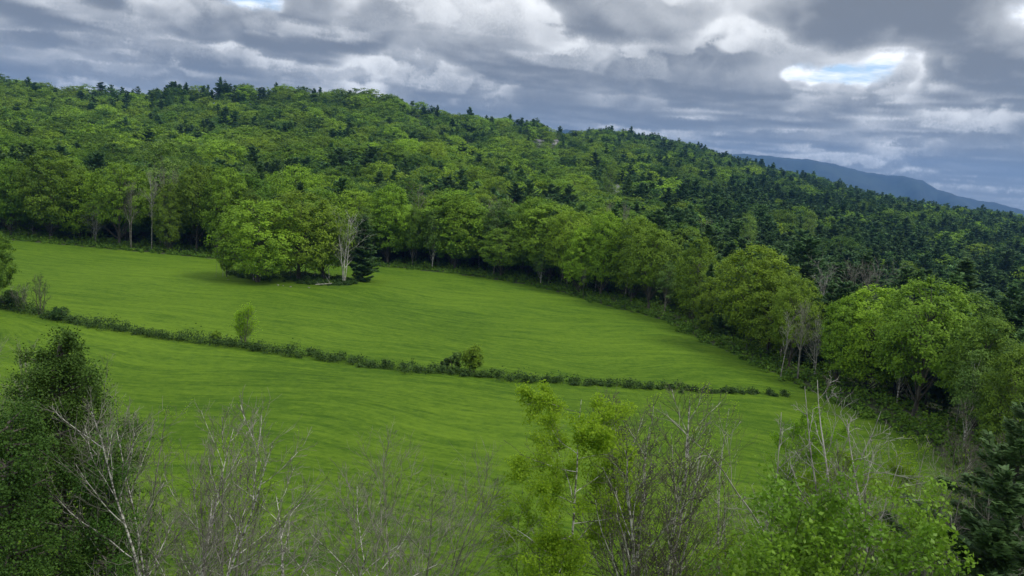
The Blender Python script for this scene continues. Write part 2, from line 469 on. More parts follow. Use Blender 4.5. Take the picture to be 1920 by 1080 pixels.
# ------------------------------------------------------------------ far blue mountains
def mountain(name, prof, r0, depth, label):
    pa, pe = az_el(*[np.array(c, float) for c in zip(*prof)])
    a = np.linspace(pa[0], pa[-1], 260); e = np.interp(a, pa, pe)
    e = e + 0.00035 * np.sin(a * 260) + 0.0002 * np.sin(a * 610 + 1)
    vs = []; fr = np.linspace(-1, 1, 25)
    zt = CAM_H + r0 * np.tan(e)
    for q in fr:
        rr = r0 + q * depth
        h = np.maximum(0, 1 - np.abs(q) ** 1.4)
        z = -75 + (zt + 75) * h + (h * (1 - h)) * 260 * np.sin(a * 90 + q * 3 + np.sin(a * 40) * 2)
        vs.append(np.stack([np.sin(a) * rr, np.cos(a) * rr, z], 1))
    vs = np.concatenate(vs); n = len(a); g = np.arange(len(vs)).reshape(len(fr), n)
    f = np.stack([g[:-1, :-1], g[:-1, 1:], g[1:, 1:], g[1:, :-1]], -1).reshape(-1, 4)
    m, t, o, b = new_mat(name + '_woods')
    gg = t.nodes.new('ShaderNodeNewGeometry'); nn = noise(gg.outputs['Position'], 0.004, 6, 0.6)
    t.links.new(mixc(sstep(nn, 0.4, 0.62), (0.010, 0.018, 0.018), (0.022, 0.036, 0.026)), b.inputs['Base Color']); b.inputs['Roughness'].default_value = 0.95
    me = mesh_np(name, vs, f, [m], smooth_=True)
    tag(link(bpy.data.objects.new(name, me)), label, kind='structure')
mountain('mountains', [(1290, 300), (1385, 288), (1450, 293), (1480, 297), (1510, 298), (1540, 303), (1570, 309), (1610, 320), (1650, 327), (1700, 331), (1730, 339),
                      (1760, 356), (1800, 368), (1830, 375), (1860, 379), (1890, 386), (1920, 395), (2000, 408), (2150, 420)], 9000, 1500, 'long blue mountain ridge far away on the right')
mountain('distant_hill', [(1000, 262), (1040, 246), (1060, 243), (1085, 245), (1120, 252), (1180, 275)], 7500, 800, 'small blue hill far away in the gap between two wooded ridges')

# haze
hb = mesh_np('haze', [(x, y, z) for x in (-11000, 11500) for y in (-4000, 11500) for z in (-95, 720)],
             [(0, 1, 3, 2), (4, 6, 7, 5), (0, 4, 5, 1), (2, 3, 7, 6), (0, 2, 6, 4), (1, 5, 7, 3)])
hm = bpy.data.materials.new('haze_air'); hm.use_nodes = True; t = hm.node_tree; t.nodes.clear()
o = t.nodes.new('ShaderNodeOutputMaterial'); pv = t.nodes.new('ShaderNodeVolumePrincipled')
pv.inputs['Color'].default_value = (0.19, 0.46, 1.0, 1); pv.inputs['Density'].default_value = 7.5e-5; pv.inputs['Anisotropy'].default_value = 0.2
t.links.new(pv.outputs[0], o.inputs['Volume']); hb.materials.append(hm)
if HAZE: tag(link(bpy.data.objects.new('haze', hb)), 'thin blue summer haze over the hills', kind='stuff')
# ================================================================== tree builders (numpy geometry)
def nrm(v): return v / np.maximum(np.linalg.norm(v, axis=-1, keepdims=True), 1e-9)

def tubes(P, Rd, k=4):
    """P (B, n, 3) centre lines, Rd (B, n) radii -> verts, quads"""
    B, n, _ = P.shape
    T = np.empty_like(P); T[:, 1:-1] = P[:, 2:] - P[:, :-2]; T[:, 0] = P[:, 1] - P[:, 0]; T[:, -1] = P[:, -1] - P[:, -2]
    T = nrm(T)
    ref = np.where(np.abs(T[:, :1, 2:3]) > 0.8, np.array([1., 0.2, 0.]), np.array([0.1, 0., 1.]))
    U = nrm(np.cross(T, ref)); Wv = np.cross(T, U)
    a = np.arange(k) * 2 * math.pi / k
    Vv = P[:, :, None] + Rd[:, :, None, None] * (np.cos(a)[:, None] * U[:, :, None] + np.sin(a)[:, None] * Wv[:, :, None])
    idx = np.arange(B * n * k).reshape(B, n, k); j = np.roll(idx, -1, 2)
    f = np.stack([idx[:, :-1], j[:, :-1], j[:, 1:], idx[:, 1:]], -1).reshape(-1, 4)
    return Vv.reshape(-1, 3), f

def grow(rng, P0, D0, L, r0, r1, n, wander, up):
    B = len(P0); P = [P0]; D = [D0]; d = D0
    for i in range(n - 1):
        d = nrm(d + rng.normal(0, wander, (B, 3)) + up * np.array([0, 0, 1.0]))
        P.append(P[-1] + d * (L / (n - 1))[:, None]); D.append(d)
    t = np.linspace(0, 1, n)
    return np.stack(P, 1), np.stack(D, 1), r0[:, None] * (1 - t) + r1[:, None] * t

def kids(rng, P, D, Rr, L, m, t0, t1, ang, angsd, lr, lsd=0.2, rr=0.6, tipshort=0.5):
    B, n, _ = P.shape
    t = (np.arange(m) + rng.random((B, m))) / m * (t1 - t0) + t0
    fi = t * (n - 1); i = np.clip(fi.astype(int), 0, n - 2); fr = (fi - i)[..., None]
    b = np.arange(B)[:, None]
    p = P[b, i] * (1 - fr) + P[b, i + 1] * fr; d = D[b, i]
    rad = (Rr[b, i] * (1 - fr[..., 0]) + Rr[b, i + 1] * fr[..., 0]) * rr
    az = (np.arange(m) * 2.4)[None] + rng.random((B, 1)) * 6.3 + rng.normal(0, .5, (B, m))
    ref = np.where(np.abs(d[..., 2:3]) > 0.85, np.array([1., 0, 0]), np.array([0, 0, 1.]))
    u1 = nrm(np.cross(d, ref)); u2 = np.cross(d, u1)
    side = np.cos(az)[..., None] * u1 + np.sin(az)[..., None] * u2
    an = R(1) * rng.normal(ang, angsd, (B, m))[..., None]
    nd = nrm(np.cos(an) * d + np.sin(an) * side)
    ln = L[:, None] * lr * (1 - tipshort * (t - t0) / max(t1 - t0, .01)) * np.clip(rng.normal(1, lsd, (B, m)), .4, 1.7)
    return p.reshape(-1, 3), nd.reshape(-1, 3), ln.ravel(), rad.ravel()

class Geo:
    def __init__(s): s.v = []; s.f = []; s.m = []; s.a = []; s.n = 0
    def add(s, v, f, m=0, a=None):
        s.v.append(v); s.f.append(f + s.n); s.m.append(np.full(len(f), m, np.int32)); s.n += len(v)
        s.a.append(np.zeros(len(v), np.float32) if a is None else a)
        return s
    def mesh(s, name, mats, smooth_=False):
        return mesh_np(name, np.concatenate(s.v), np.concatenate(s.f), mats, {'v': np.concatenate(s.a)}, np.concatenate(s.m), smooth_)

def leaves(rng, P, N, size, ratio=0.62, tilt=0.5, v=None, fold=True):
    """one four-sided leaf (or leaf spray) per point, facing roughly along N"""
    n = len(P); N = nrm(N + rng.normal(0, tilt, (n, 3)))
    ref = nrm(rng.normal(0, 1, (n, 3))); U = nrm(np.cross(N, ref)); Wv = np.cross(N, U)
    s = (size * rng.uniform(.65, 1.35, n))[:, None] * 0.5
    q = np.stack([P - U * s, P - Wv * s * ratio - N * s * .2, P + U * s, P + Wv * s * ratio - N * s * .2], 1)
    f = np.arange(n * 4).reshape(n, 4)
    vv = rng.random(n) if v is None else v
    return q.reshape(-1, 3), f, np.repeat(vv.astype(np.float32), 4)

def clump_crown(rng, H, base, rad, nclump, per, lsize, crad=1.5, shape='dome', loose=0.0, asym=0.12, trunk_r=0.28, limbs=9, bark_k=6, double=0.0):
    """trunk, limbs that end in leaf clumps, and the leaves; returns (wood Geo, leaf Geo)"""
    wood, leaf = Geo(), Geo()
    cz = (H + base) / 2; hh = (H - base) / 2
    # envelope
    lob = rng.uniform(0, 6.28, 6)
    i = np.arange(nclump) + 0.5
    z = 1 - 1.86 * i / nclump                             # from top to nearly the bottom of a sphere
    th = i * 2.399963 + rng.normal(0, .25, nclump)
    rr_ = np.sqrt(np.maximum(1 - z * z, 0))
    if shape == 'dome':
        prof = np.where(z > 0, np.power(np.maximum(1 - z ** 2.6, 0), .5), np.power(np.maximum(1 - np.abs(z) ** 2.2, 0), .5))
    elif shape == 'oval': prof = rr_
    elif shape == 'column': prof = np.power(np.maximum(1 - np.abs(z) ** 2.8, 0), .6) * .9
    out_ = rng.uniform(.76, 1.06, nclump) * (1 + asym * np.sin(2 * th + lob[0]) + asym * np.sin(3 * th + lob[1] + z * 2))
    inner = rng.random(nclump) < 0.22
    out_ = np.where(inner, out_ * rng.uniform(.35, .7, nclump), out_)
    zz = z * np.where(inner, .7, 1) * rng.uniform(.9, 1.04, nclump)
    C0 = np.stack([np.cos(th) * prof * rad * out_, np.sin(th) * prof * rad * out_, cz + hh * zz], 1)
    keep = rng.random(nclump) > 0.06 + loose * .3
    C0 = C0[keep]; z = z[keep]; nc = len(C0)
    cr = crad * rng.uniform(.5, 1.6, nc) * (1 - .25 * np.abs(z))
    outd = nrm(C0 - np.array([0, 0, cz - hh * .3])) * np.array([1, 1, .8])
    # leaves of the clumps: flattened domes, denser on the outer upper side
    n = nc * per; ci = np.repeat(np.arange(nc), per)
    dirs = nrm(rng.normal(0, 1, (n, 3)) + outd[ci] * 1.0 + np.array([0, 0, .45]))
    rad_ = rng.random(n) ** .32
    P = C0[ci] + (rng.normal(0, .46, (n, 3)) + dirs * .34 * rad_[:, None]) * cr[ci][:, None] * np.array([1.08, 1.08, .62])
    cv = rng.random(nc)
    vq = .6 * cv[ci] + .4 * rng.random(n)
    Nn = nrm(dirs * .6 + outd[ci] * .5 + np.array([0, 0, .55]))
    leaf.add(*leaves(rng, P, Nn, np.full(n, lsize), .66, .26, vq)[:2], 0, leaves_v(vq))
    # trunk and limbs
    zt = np.linspace(0, 1, 9); bend = rng.normal(0, .35, (2,))
    top = H * .86
    TP = np.stack([bend[0] * np.sin(zt * 2.2), bend[1] * np.sin(zt * 2.6), zt * top - .3], 1)[None]
    TR = (trunk_r * (1 - zt) ** .8 + .03)[None]; TR[0, 0] *= 1.35
    wood.add(*tubes(TP, TR, bark_k + 1), 0)
    sel = rng.permutation(nc)[:min(nc, limbs * 4)]
    T = C0[sel]; t0 = np.clip((T[:, 2] - base * .6 - np.hypot(T[:, 0], T[:, 1]) * .8) / top, base / H * .55, .9)
    S0 = np.stack([np.interp(t0, zt, TP[0, :, i]) for i in range(3)], 1)
    tt = np.linspace(0, 1, 6)[None, :, None]
    mid = (S0 + T) / 2 + rng.normal(0, .4, S0.shape) - np.array([0, 0, .35])
    PP = (1 - tt) ** 2 * S0[:, None] + 2 * tt * (1 - tt) * mid[:, None] + tt ** 2 * T[:, None]
    rb = trunk_r * .34 * rng.uniform(.6, 1.1, len(T))
    wood.add(*tubes(PP, rb[:, None] * (1 - tt[..., 0] * .85), 4), 0)
    return wood, leaf

def leaves_v(v): return np.repeat(np.asarray(v, np.float32), 4)

def conifer(rng, H, rad, base, whorls, per, ndl, size, irregular=.2, trunk_r=.22, droop=.15, gaps=0.0, pw=.72):
    wood, leaf = Geo(), Geo()
    zt = np.linspace(0, 1, 8)
    TP = np.stack([.2 * np.sin(zt * 3), .15 * np.sin(zt * 2 + 1), zt * H], 1)[None]
    wood.add(*tubes(TP, (trunk_r * (1 - zt) + .02)[None], 6), 0)
    P0, D0, L = [], [], []
    for k in range(whorls):
        t = k / (whorls - 1)
        z = base + (H - base) * (t ** .85) * .985
        prof = (1 - t) ** pw * (.55 + .45 * min(1, t * 5 + .15)) + .025
        if rng.random() < gaps: prof *= .45
        m = per if t < .8 else max(3, per - 2)
        a = rng.random() * 6.28 + np.arange(m) * 6.28 / m + rng.normal(0, .25, m)
        l = rad * prof * np.clip(rng.normal(1, irregular, m), .35, 1.6)
        el = .12 + .65 * t ** 2 + rng.normal(0, .1, m) - droop
        P0.append(np.stack([np.zeros(m), np.zeros(m), z + rng.normal(0, .15, m)], 1)); L.append(l)
        D0.append(np.stack([np.cos(a) * np.cos(el), np.sin(a) * np.cos(el), np.sin(el)], 1))
    P0, D0, L = np.concatenate(P0), np.concatenate(D0), np.concatenate(L)
    P, D, Rr = grow(rng, P0, D0, L, .012 * L + .02, np.full(len(L), .008), 5, .06, .06)
    wood.add(*tubes(P, Rr, 3), 0)
    # flat sprays of needles along both sides of each bough
    tot = int(ndl * len(L)); w_ = L / L.sum(); cnt = rng.multinomial(tot, w_); bi = np.repeat(np.arange(len(L)), cnt)
    t = rng.random(tot) ** .62; fi = t * 4; i = np.clip(fi.astype(int), 0, 3); fr = (fi - i)[:, None]
    p = P[bi, i] * (1 - fr) + P[bi, i + 1] * fr; d = D[bi, i]
    side = nrm(np.cross(d, np.array([0, 0, 1.]))) * np.where(rng.random(tot) < .5, 1, -1)[:, None]
    off = rng.random(tot) * (0.32 * L[bi] * (1.05 - t) + .15)
    p = p + side * off[:, None] + np.array([0, 0, 1.]) * (rng.normal(0, .12, tot) - off * .12)[:, None]
    U = nrm(d * .8 + side * .8 + rng.normal(0, .25, (tot, 3))); N = nrm(np.cross(U, np.cross(np.array([0, 0, 1.]), U)) + rng.normal(0, .45, (tot, 3)))
    N = np.where(N[:, 2:] < 0, -N, N); Wv = nrm(np.cross(N, U))
    s = (size * rng.uniform(.6, 1.4, tot))[:, None] * .5
    q = np.stack([p - U * s, p - Wv * s * .38, p + U * s - np.array([0, 0, .1]) * s, p + Wv * s * .38], 1).reshape(-1, 3)
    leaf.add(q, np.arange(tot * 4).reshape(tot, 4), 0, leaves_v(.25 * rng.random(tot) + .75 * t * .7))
    return wood, leaf

def bare(rng, H, stems=1, spread=14, fork=.35, m1=12, m2=7, m3=5, ang1=38, lr=.42, r0=.14, wander=.07, up=.05, tw=.012, t0=.28, k3=3, leafy=0, lsize=.12, lean=(0, 0), lr2=.5, lr3=.45, ttip=.35, tuft=.55):
    """leafless tree by repeated branching; optional leaves on the last twigs"""
    wood, leaf = Geo(), Geo()
    a = np.arange(stems) * 6.28 / max(stems, 1) + rng.random() * 6
    sp_ = R(spread) * rng.uniform(.5, 1.2, stems) if stems > 1 else np.zeros(1)
    D0 = nrm(np.stack([np.sin(sp_) * np.cos(a) + lean[0], np.sin(sp_) * np.sin(a) + lean[1], np.cos(sp_)], 1))
    L0 = H * rng.uniform(.82, 1.0, stems) * 1.02; L0[0] = H * 1.02
    P0 = np.zeros((stems, 3)) + np.stack([np.cos(a) * .2, np.sin(a) * .2, -0.3 + 0 * a], 1) * (stems > 1) 
    P, D, Rr = grow(rng, P0, D0, L0, np.full(stems, r0) * rng.uniform(.75, 1.05, stems), np.full(stems, tw * 1.4), 14, wander * .55, up * .6)
    wood.add(*tubes(P, Rr, 6), 0)
    c = kids(rng, P, D, Rr, L0, m1, t0, .96, ang1, 9, lr, .25, .55, .62)
    P1, D1, R1 = grow(rng, c[0], c[1], c[2], np.maximum(c[3], tw * 1.5), np.full(len(c[0]), tw), 8, wander, up)
    wood.add(*tubes(P1, R1, 4), 0)
    c2 = kids(rng, P1, D1, R1, c[2], m2, .2, .97, 36, 10, lr2, .3, .6, .4)
    P2, D2, R2 = grow(rng, c2[0], c2[1], c2[2], np.maximum(c2[3], tw), np.full(len(c2[0]), tw * .7), 6, wander * 1.3, up)
    wood.add(*tubes(P2, R2, 3), 1)
    tips, tipd = P2, D2
    if m3:
        c3 = kids(rng, P2, D2, R2, c2[2], m3, .2, 1., 34, 10, lr3, .3, .65, .3)
        P3, D3, R3 = grow(rng, c3[0], c3[1], c3[2], np.maximum(c3[3] * .8, tw * .7), np.full(len(c3[0]), tw * .45), 4, wander * 1.4, up)
        wood.add(*tubes(P3, R3, 3), 1); tips, tipd = P3, D3
    zs = np.concatenate([v_[:, 2] for v_ in wood.v]); kz = H / zs.max()
    wood.v = [v_ * kz for v_ in wood.v]; tips = tips * kz
    if leafy:
        B, n, _ = tips.shape; tot = int(leafy)
        gs = max(m3, 1); ng = B // gs; on = np.where(rng.random(ng) < tuft)[0]; b = on[rng.integers(0, len(on), tot)] * gs + rng.integers(0, gs, tot); i = rng.integers(max(0, n // 2 - 1), n, tot)
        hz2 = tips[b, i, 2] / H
        p = tips[b, i] + rng.normal(0, lsize * 1.1, (tot, 3))
        N = nrm(rng.normal(0, .7, (tot, 3)) + np.array([0, 0, .7]))
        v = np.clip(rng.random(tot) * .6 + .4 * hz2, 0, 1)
        q, f, vv = leaves(rng, p, N, np.full(tot, lsize), .62, .3, v)
        leaf.add(q, f, 0, vv)
    return wood, leaf

# ------------------------------------------------------------------ prototypes
def rg(s): return np.random.default_rng(s)
M_WHITE = bark_mat('white_dead_bark', (0.22, 0.215, 0.19), (0.50, 0.49, 0.45), 1.5, (1, 1, 1), 0.35, 0.6)
PR = {}          # kind -> list of (wood mesh, leaf mesh, height, radius)
def reg(kind, wl, H, rad, wm, lm):
    w_, l_ = wl
    PR.setdefault(kind, []).append((w_.mesh(kind + '_wood', wm if isinstance(wm, list) else [wm], True), l_.mesh(kind + '_leaves', [lm]) if l_.n else None, H, rad))

for s in range(5):      # full round maples, fine leaves
    reg('maple', clump_crown(rg(100 + s), 20, [3.2, 2.0, 4.5, 3.0, 5.5][s], [7.2, 6.6, 7.4, 6.0, 6.8][s], 300, 66, .43, 1.2, ['dome', 'oval', 'dome', 'dome', 'oval'][s], loose=.15 * (s % 3), limbs=11, trunk_r=.34), 20, 7.0, M_BARK, M_MAPLE)
for s in range(2):      # the same kind with boughs down to the grass
    reg('maple', clump_crown(rg(150 + s), 20, 1.4, [7.2, 7.4][s], 320, 66, .42, 1.15, 'dome', loose=.1, limbs=11, trunk_r=.34), 20, 7.0, M_BARK, M_MAPLE)
for s in range(3):      # looser poplars / birches in leaf with a pale trunk
    reg('poplar', clump_crown(rg(200 + s), 19, 6.0, [3.4, 3.9, 3.0][s], 90, 90, .36, 1.25, 'column', loose=.9, limbs=10, trunk_r=.18), 19, 3.5, M_BIRCH if s != 1 else M_TWIG, M_POPLAR)
for s in range(4):
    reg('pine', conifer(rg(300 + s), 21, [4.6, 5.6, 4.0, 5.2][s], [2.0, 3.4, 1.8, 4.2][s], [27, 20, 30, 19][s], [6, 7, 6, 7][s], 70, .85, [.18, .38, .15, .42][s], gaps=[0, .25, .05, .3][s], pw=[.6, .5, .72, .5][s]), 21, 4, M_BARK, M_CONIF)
for s in range(3):
    reg('bare', bare(rg(400 + s), 17, [1, 2, 1][s], 10, m1=14, m2=6, m3=4, ang1=[34, 28, 42][s], lr=.36, r0=.17, tw=.022, t0=.35), 17, 4, [[M_DEAD, M_DEAD], [M_TWIG, M_TWIG], [M_TWIG, M_TWIG]][s], M_POPLAR)
reg('bare', bare(rg(446), 17, 3, 7, m1=12, m2=6, m3=3, ang1=38, lr=.36, r0=.13, tw=.014, t0=.2, wander=.06), 17, 4, [M_WHITE, M_WHITE], M_POPLAR)
reg('pine', conifer(rg(333), 19, 5.0, .6, 26, 7, 95, .85, .25, gaps=.1), 19, 4.5, M_BARK, M_CONIF)
# light versions for the far hillside
for s in range(4):
    reg('far_maple', clump_crown(rg(500 + s), 18, 3.5, [7.0, 6.4, 7.6, 6.6][s], 64, 48, .85, 1.9, ['dome', 'dome', 'dome', 'oval'][s], limbs=3, bark_k=4), 18, 7.0, M_BARK, M_MAPLE)
for s in range(2):
    reg('far_poplar', clump_crown(rg(600 + s), 18, 5.0, 3.3, 30, 50, .75, 1.5, 'column', loose=.5, limbs=3, trunk_r=.15, bark_k=4), 18, 3.3, M_BIRCH, M_POPLAR)
for s in range(3):
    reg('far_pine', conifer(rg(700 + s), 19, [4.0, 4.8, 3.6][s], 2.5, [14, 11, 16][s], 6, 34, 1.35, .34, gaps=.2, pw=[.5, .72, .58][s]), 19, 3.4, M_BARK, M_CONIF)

# ------------------------------------------------------------------ instancing by geometry nodes (for the mass of the woods)
def instancer(name, P, rz, sc_, idx, tint, protos, label, kind='stuff', tilt=None):
    c = bpy.data.collections.new(name + '_pieces')
    for i, (me) in enumerate(protos):
        c.objects.link(bpy.data.objects.new('%s_piece_%02d' % (name, i), me))
    me = bpy.data.meshes.new(name); me.vertices.add(len(P)); me.vertices.foreach_set('co', np.asarray(P, np.float32).ravel())
    for an, ty, val in (('turn', 'FLOAT_VECTOR', np.stack([np.zeros_like(rz) if tilt is None else tilt, 0 * rz, rz], 1)), ('size', 'FLOAT_VECTOR', sc_), ('tint', 'FLOAT', tint)):
        a = me.attributes.new(an, ty, 'POINT'); a.data.foreach_set('vector' if ty == 'FLOAT_VECTOR' else 'value', np.asarray(val, np.float32).ravel())
    a = me.attributes.new('pick', 'INT', 'POINT'); a.data.foreach_set('value', np.asarray(idx, np.int32))
    ob = bpy.data.objects.new(name, me); link(ob); tag(ob, label, kind=kind)
    g = bpy.data.node_groups.new(name + '_nodes', 'GeometryNodeTree')
    g.interface.new_socket('Geometry', in_out='INPUT', socket_type='NodeSocketGeometry'); g.interface.new_socket('Geometry', in_out='OUTPUT', socket_type='NodeSocketGeometry')
    gi = g.nodes.new('NodeGroupInput'); go = g.nodes.new('NodeGroupOutput')
    ip = g.nodes.new('GeometryNodeInstanceOnPoints'); ci = g.nodes.new('GeometryNodeCollectionInfo')
    ci.inputs['Collection'].default_value = c; ci.inputs['Separate Children'].default_value = True; ci.inputs['Reset Children'].default_value = True
    def na_(n, ty):
        x = g.nodes.new('GeometryNodeInputNamedAttribute'); x.data_type = ty; x.inputs['Name'].default_value = n; return x.outputs['Attribute']
    g.links.new(gi.outputs[0], ip.inputs['Points']); g.links.new(ci.outputs[0], ip.inputs['Instance'])
    ip.inputs['Pick Instance'].default_value = True
    g.links.new(na_('pick', 'INT'), ip.inputs['Instance Index'])
    er = g.nodes.new('FunctionNodeEulerToRotation'); g.links.new(na_('turn', 'FLOAT_VECTOR'), er.inputs[0]); g.links.new(er.outputs[0], ip.inputs['Rotation'])
    g.links.new(na_('size', 'FLOAT_VECTOR'), ip.inputs['Scale']); g.links.new(ip.outputs[0], go.inputs[0])
    md = ob.modifiers.new('instances', 'NODES'); md.node_group = g
    return ob

def joined(kind, i):
    """wood and leaves of a prototype as one mesh with two materials"""
    w_, l_, H, rad = PR[kind][i]
    key = '%s_whole_%d' % (kind, i)
    if key in bpy.data.meshes: return bpy.data.meshes[key]
    vs, fs, ms, at, n = [], [], [], [], 0
    nw = len(w_.materials)
    for q, me in enumerate((w_, l_)):
        if me is None: continue
        v = np.empty(len(me.vertices) * 3, np.float32); me.vertices.foreach_get('co', v); f = np.empty(len(me.loops), np.int32); me.loops.foreach_get('vertex_index', f)
        a = np.empty(len(me.vertices), np.float32); me.attributes['v'].data.foreach_get('value', a)
        vs.append(v.reshape(-1, 3)); fs.append(f.reshape(-1, 4) + n); mi_ = np.empty(len(f) // 4, np.int32); me.polygons.foreach_get('material_index', mi_); ms.append(mi_ if q == 0 else np.full(len(mi_), nw)); at.append(a); n += len(a)
    return mesh_np(key, np.concatenate(vs), np.concatenate(fs), list(w_.materials) + ([l_.materials[0]] if l_ else []), {'v': np.concatenate(at)}, np.concatenate(ms))

# ------------------------------------------------------------------ where the forest trees stand
def canopy_kind(rng, x, y, az, r):
    """share of conifers and of poplars by place"""
    px = 960 + FPX * np.tan(az)
    n1 = wob(x * .9 + 50, y * .9 - 20) * .5
    con = .17 + .34 * (n1 > .30)
    con = np.where((px > 1120) & (r > 200), .55 + .27 * np.clip((px - 1200) / 400, 0, 1), con)
    con = np.where((px > 1300) & (r > np.interp(az, EDGE_AZ, EDGE_R) + 24) & (r < 800), .9, con)
    RD = np.interp(az, rd_a, rd_v)
    ridge = (RD - r < 70)
    con = np.where(ridge & (((px > 290) & (px < 500)) | ((px > 725) & (px < 800)) | ((px > 925) & (px < 1040)) | ((px > 1085) & (px < 1200)) | (px > 1340)), .75, con)
    con = np.where(ridge & (px > 130) & (px < 290), .8, con)
    pop = np.where((r > 270) & (r < 400) & (px < 760), .45, .13) + .25 * (wob(x * 1.3, y * 1.3) > .9)
    pop = np.where(r < np.interp(az, EDGE_AZ, EDGE_R) + 16, .38, pop)
    pop = np.where((px > 930) & (px < 1250) & (r > 500), .42, pop)
    return con, pop

rng = rg(42)
step = 6.6
gx, gy = np.meshgrid(np.arange(-1100, 1300, step), np.arange(40, 1650, step))
gx = (gx + rng.uniform(-.42, .42, gx.shape) * step).ravel(); gy = (gy + rng.uniform(-.42, .42, gy.shape) * step).ravel()
r_ = np.hypot(gx, gy); az_ = np.arctan2(gx, gy)
RD = np.interp(az_, rd_a, rd_v)
ok = (np.abs(az_) < R(42)) & (r_ < RD + 50) & ~in_poly(gx, gy, FIELD_POLY) & ~((r_ < 75) & (az_ > 0))
ok &= seg_dist(gx, gy, EDGE) > 2.5
# thin the forest with distance where crowns cannot be told apart from their neighbours
ok &= rng.random(gx.shape) < np.clip(1.0 - .55 * (r_ - 300) / 350, .40, .92)
gx, gy, r_, az_ = gx[ok], gy[ok], r_[ok], az_[ok]
con, pop = canopy_kind(rng, gx, gy, az_, r_)
q = rng.random(gx.shape)
kind = np.where(q < con, 2, np.where(q < con + pop * (1 - con), 1, 0))          # 0 maple 1 poplar 2 pine
bare_ = (rng.random(gx.shape) < .055) & (r_ < 800) & (kind != 2); kind[bare_] = 3
gz = ground(gx, gy)
hgt = np.array([18.5, 17, 20.0, 15.])[kind] * np.clip(rng.normal(1, .17, gx.shape), .6, 1.4)
wid = np.clip(rng.normal(1, .14, gx.shape), .7, 1.35)
de = seg_dist(gx, gy, EDGE)
front = de < 14
hgt = np.where((gx > 35) & (de < 45) & (r_ < 260), hgt * .74, hgt); wid = np.where((gx > 35) & front, wid * .85, wid)
wid = wid * np.where((kind == 0) & (r_ > 430), 1.22, 1); hgt = hgt * np.where((kind == 2) & (r_ > 430), rng.uniform(.85, 1.12, gx.shape), 1); wid = np.where(kind == 2, wid * 1.15, wid)
tint = np.clip(rng.normal(.42, .38, gx.shape) + .16 * wob(gx * 1.5, gy * 1.5) * .6 + np.where(front, .14, 0) - .22 * ((gx > 100) & ~front & (r_ > 260)), 0, 1)
print('forest trees', len(gx), np.bincount(kind))

# trees placed by hand where the photograph shows a tree one can point at: (kind, proto, column, row of the top, distance, height, width factor, tint, label)
KEY = [
 ('maple', 5, 500, 374, None, (482, 530), 1.22, .80, 'left one of three round bright green maples on the wooded island in the meadow'),
 ('maple', 6, 572, 361, None, (560, 524), 1.15, .72, 'middle and tallest of three round maples on the wooded island in the meadow'),
 ('maple', 3, 606, 384, None, (606, 522), 1.0, .60, 'right hand slimmer maple of the wooded island, next to the white dead birch'),
 ('maple', 1, 440, 440, None, (425, 520), .55, .40, 'low leafy tree at the left rim of the wooded island'),
 ('pine', 4, 676, 402, None, (678, 526), 1.0, .45, 'dark pine with lacy boughs at the right end of the wooded island'),
]
def place_tree(kind_, pi, x, y, z, h, wf, tint_, rz, label, group=None, lean=(0, 0)):
    w_, l_, H, rad = PR[kind_][pi % len(PR[kind_])]
    nm = {'maple': 'broadleaf_tree', 'far_maple': 'broadleaf_tree', 'poplar': 'poplar_tree', 'far_poplar': 'poplar_tree', 'pine': 'pine_tree', 'far_pine': 'pine_tree', 'bare': 'bare_tree'}[kind_]
    e = bpy.data.objects.new(nm, None); link(e); e.location = (x, y, z); s = h / H
    e.scale = (s * wf, s * wf, s); e.rotation_euler = (lean[0], lean[1], rz); e.empty_display_size = .5
    tag(e, label, 'tree', group)
    t_ = link(bpy.data.objects.new('trunk', w_), e)
    if l_ is not None:
        c_ = link(bpy.data.objects.new('crown', l_), e); c_['tint'] = float(tint_)
    return e

def at_col(px, py_base):
    """point of the ground seen at a pixel (level field)"""
    x, y = ground_flat(float(px), float(py_base)); return float(x), float(y)
def top_height(x, y, z, py_top, px):
    """height of a tree standing at x, y whose top is seen at row py_top"""
    a, e = az_el(float(px), float(py_top)); r = math.hypot(x, y)
    return CAM_H + r * math.tan(e) - z
def at_r(px, py, r):
    a, _ = az_el(float(px), float(py)); return math.sin(a) * r, math.cos(a) * r

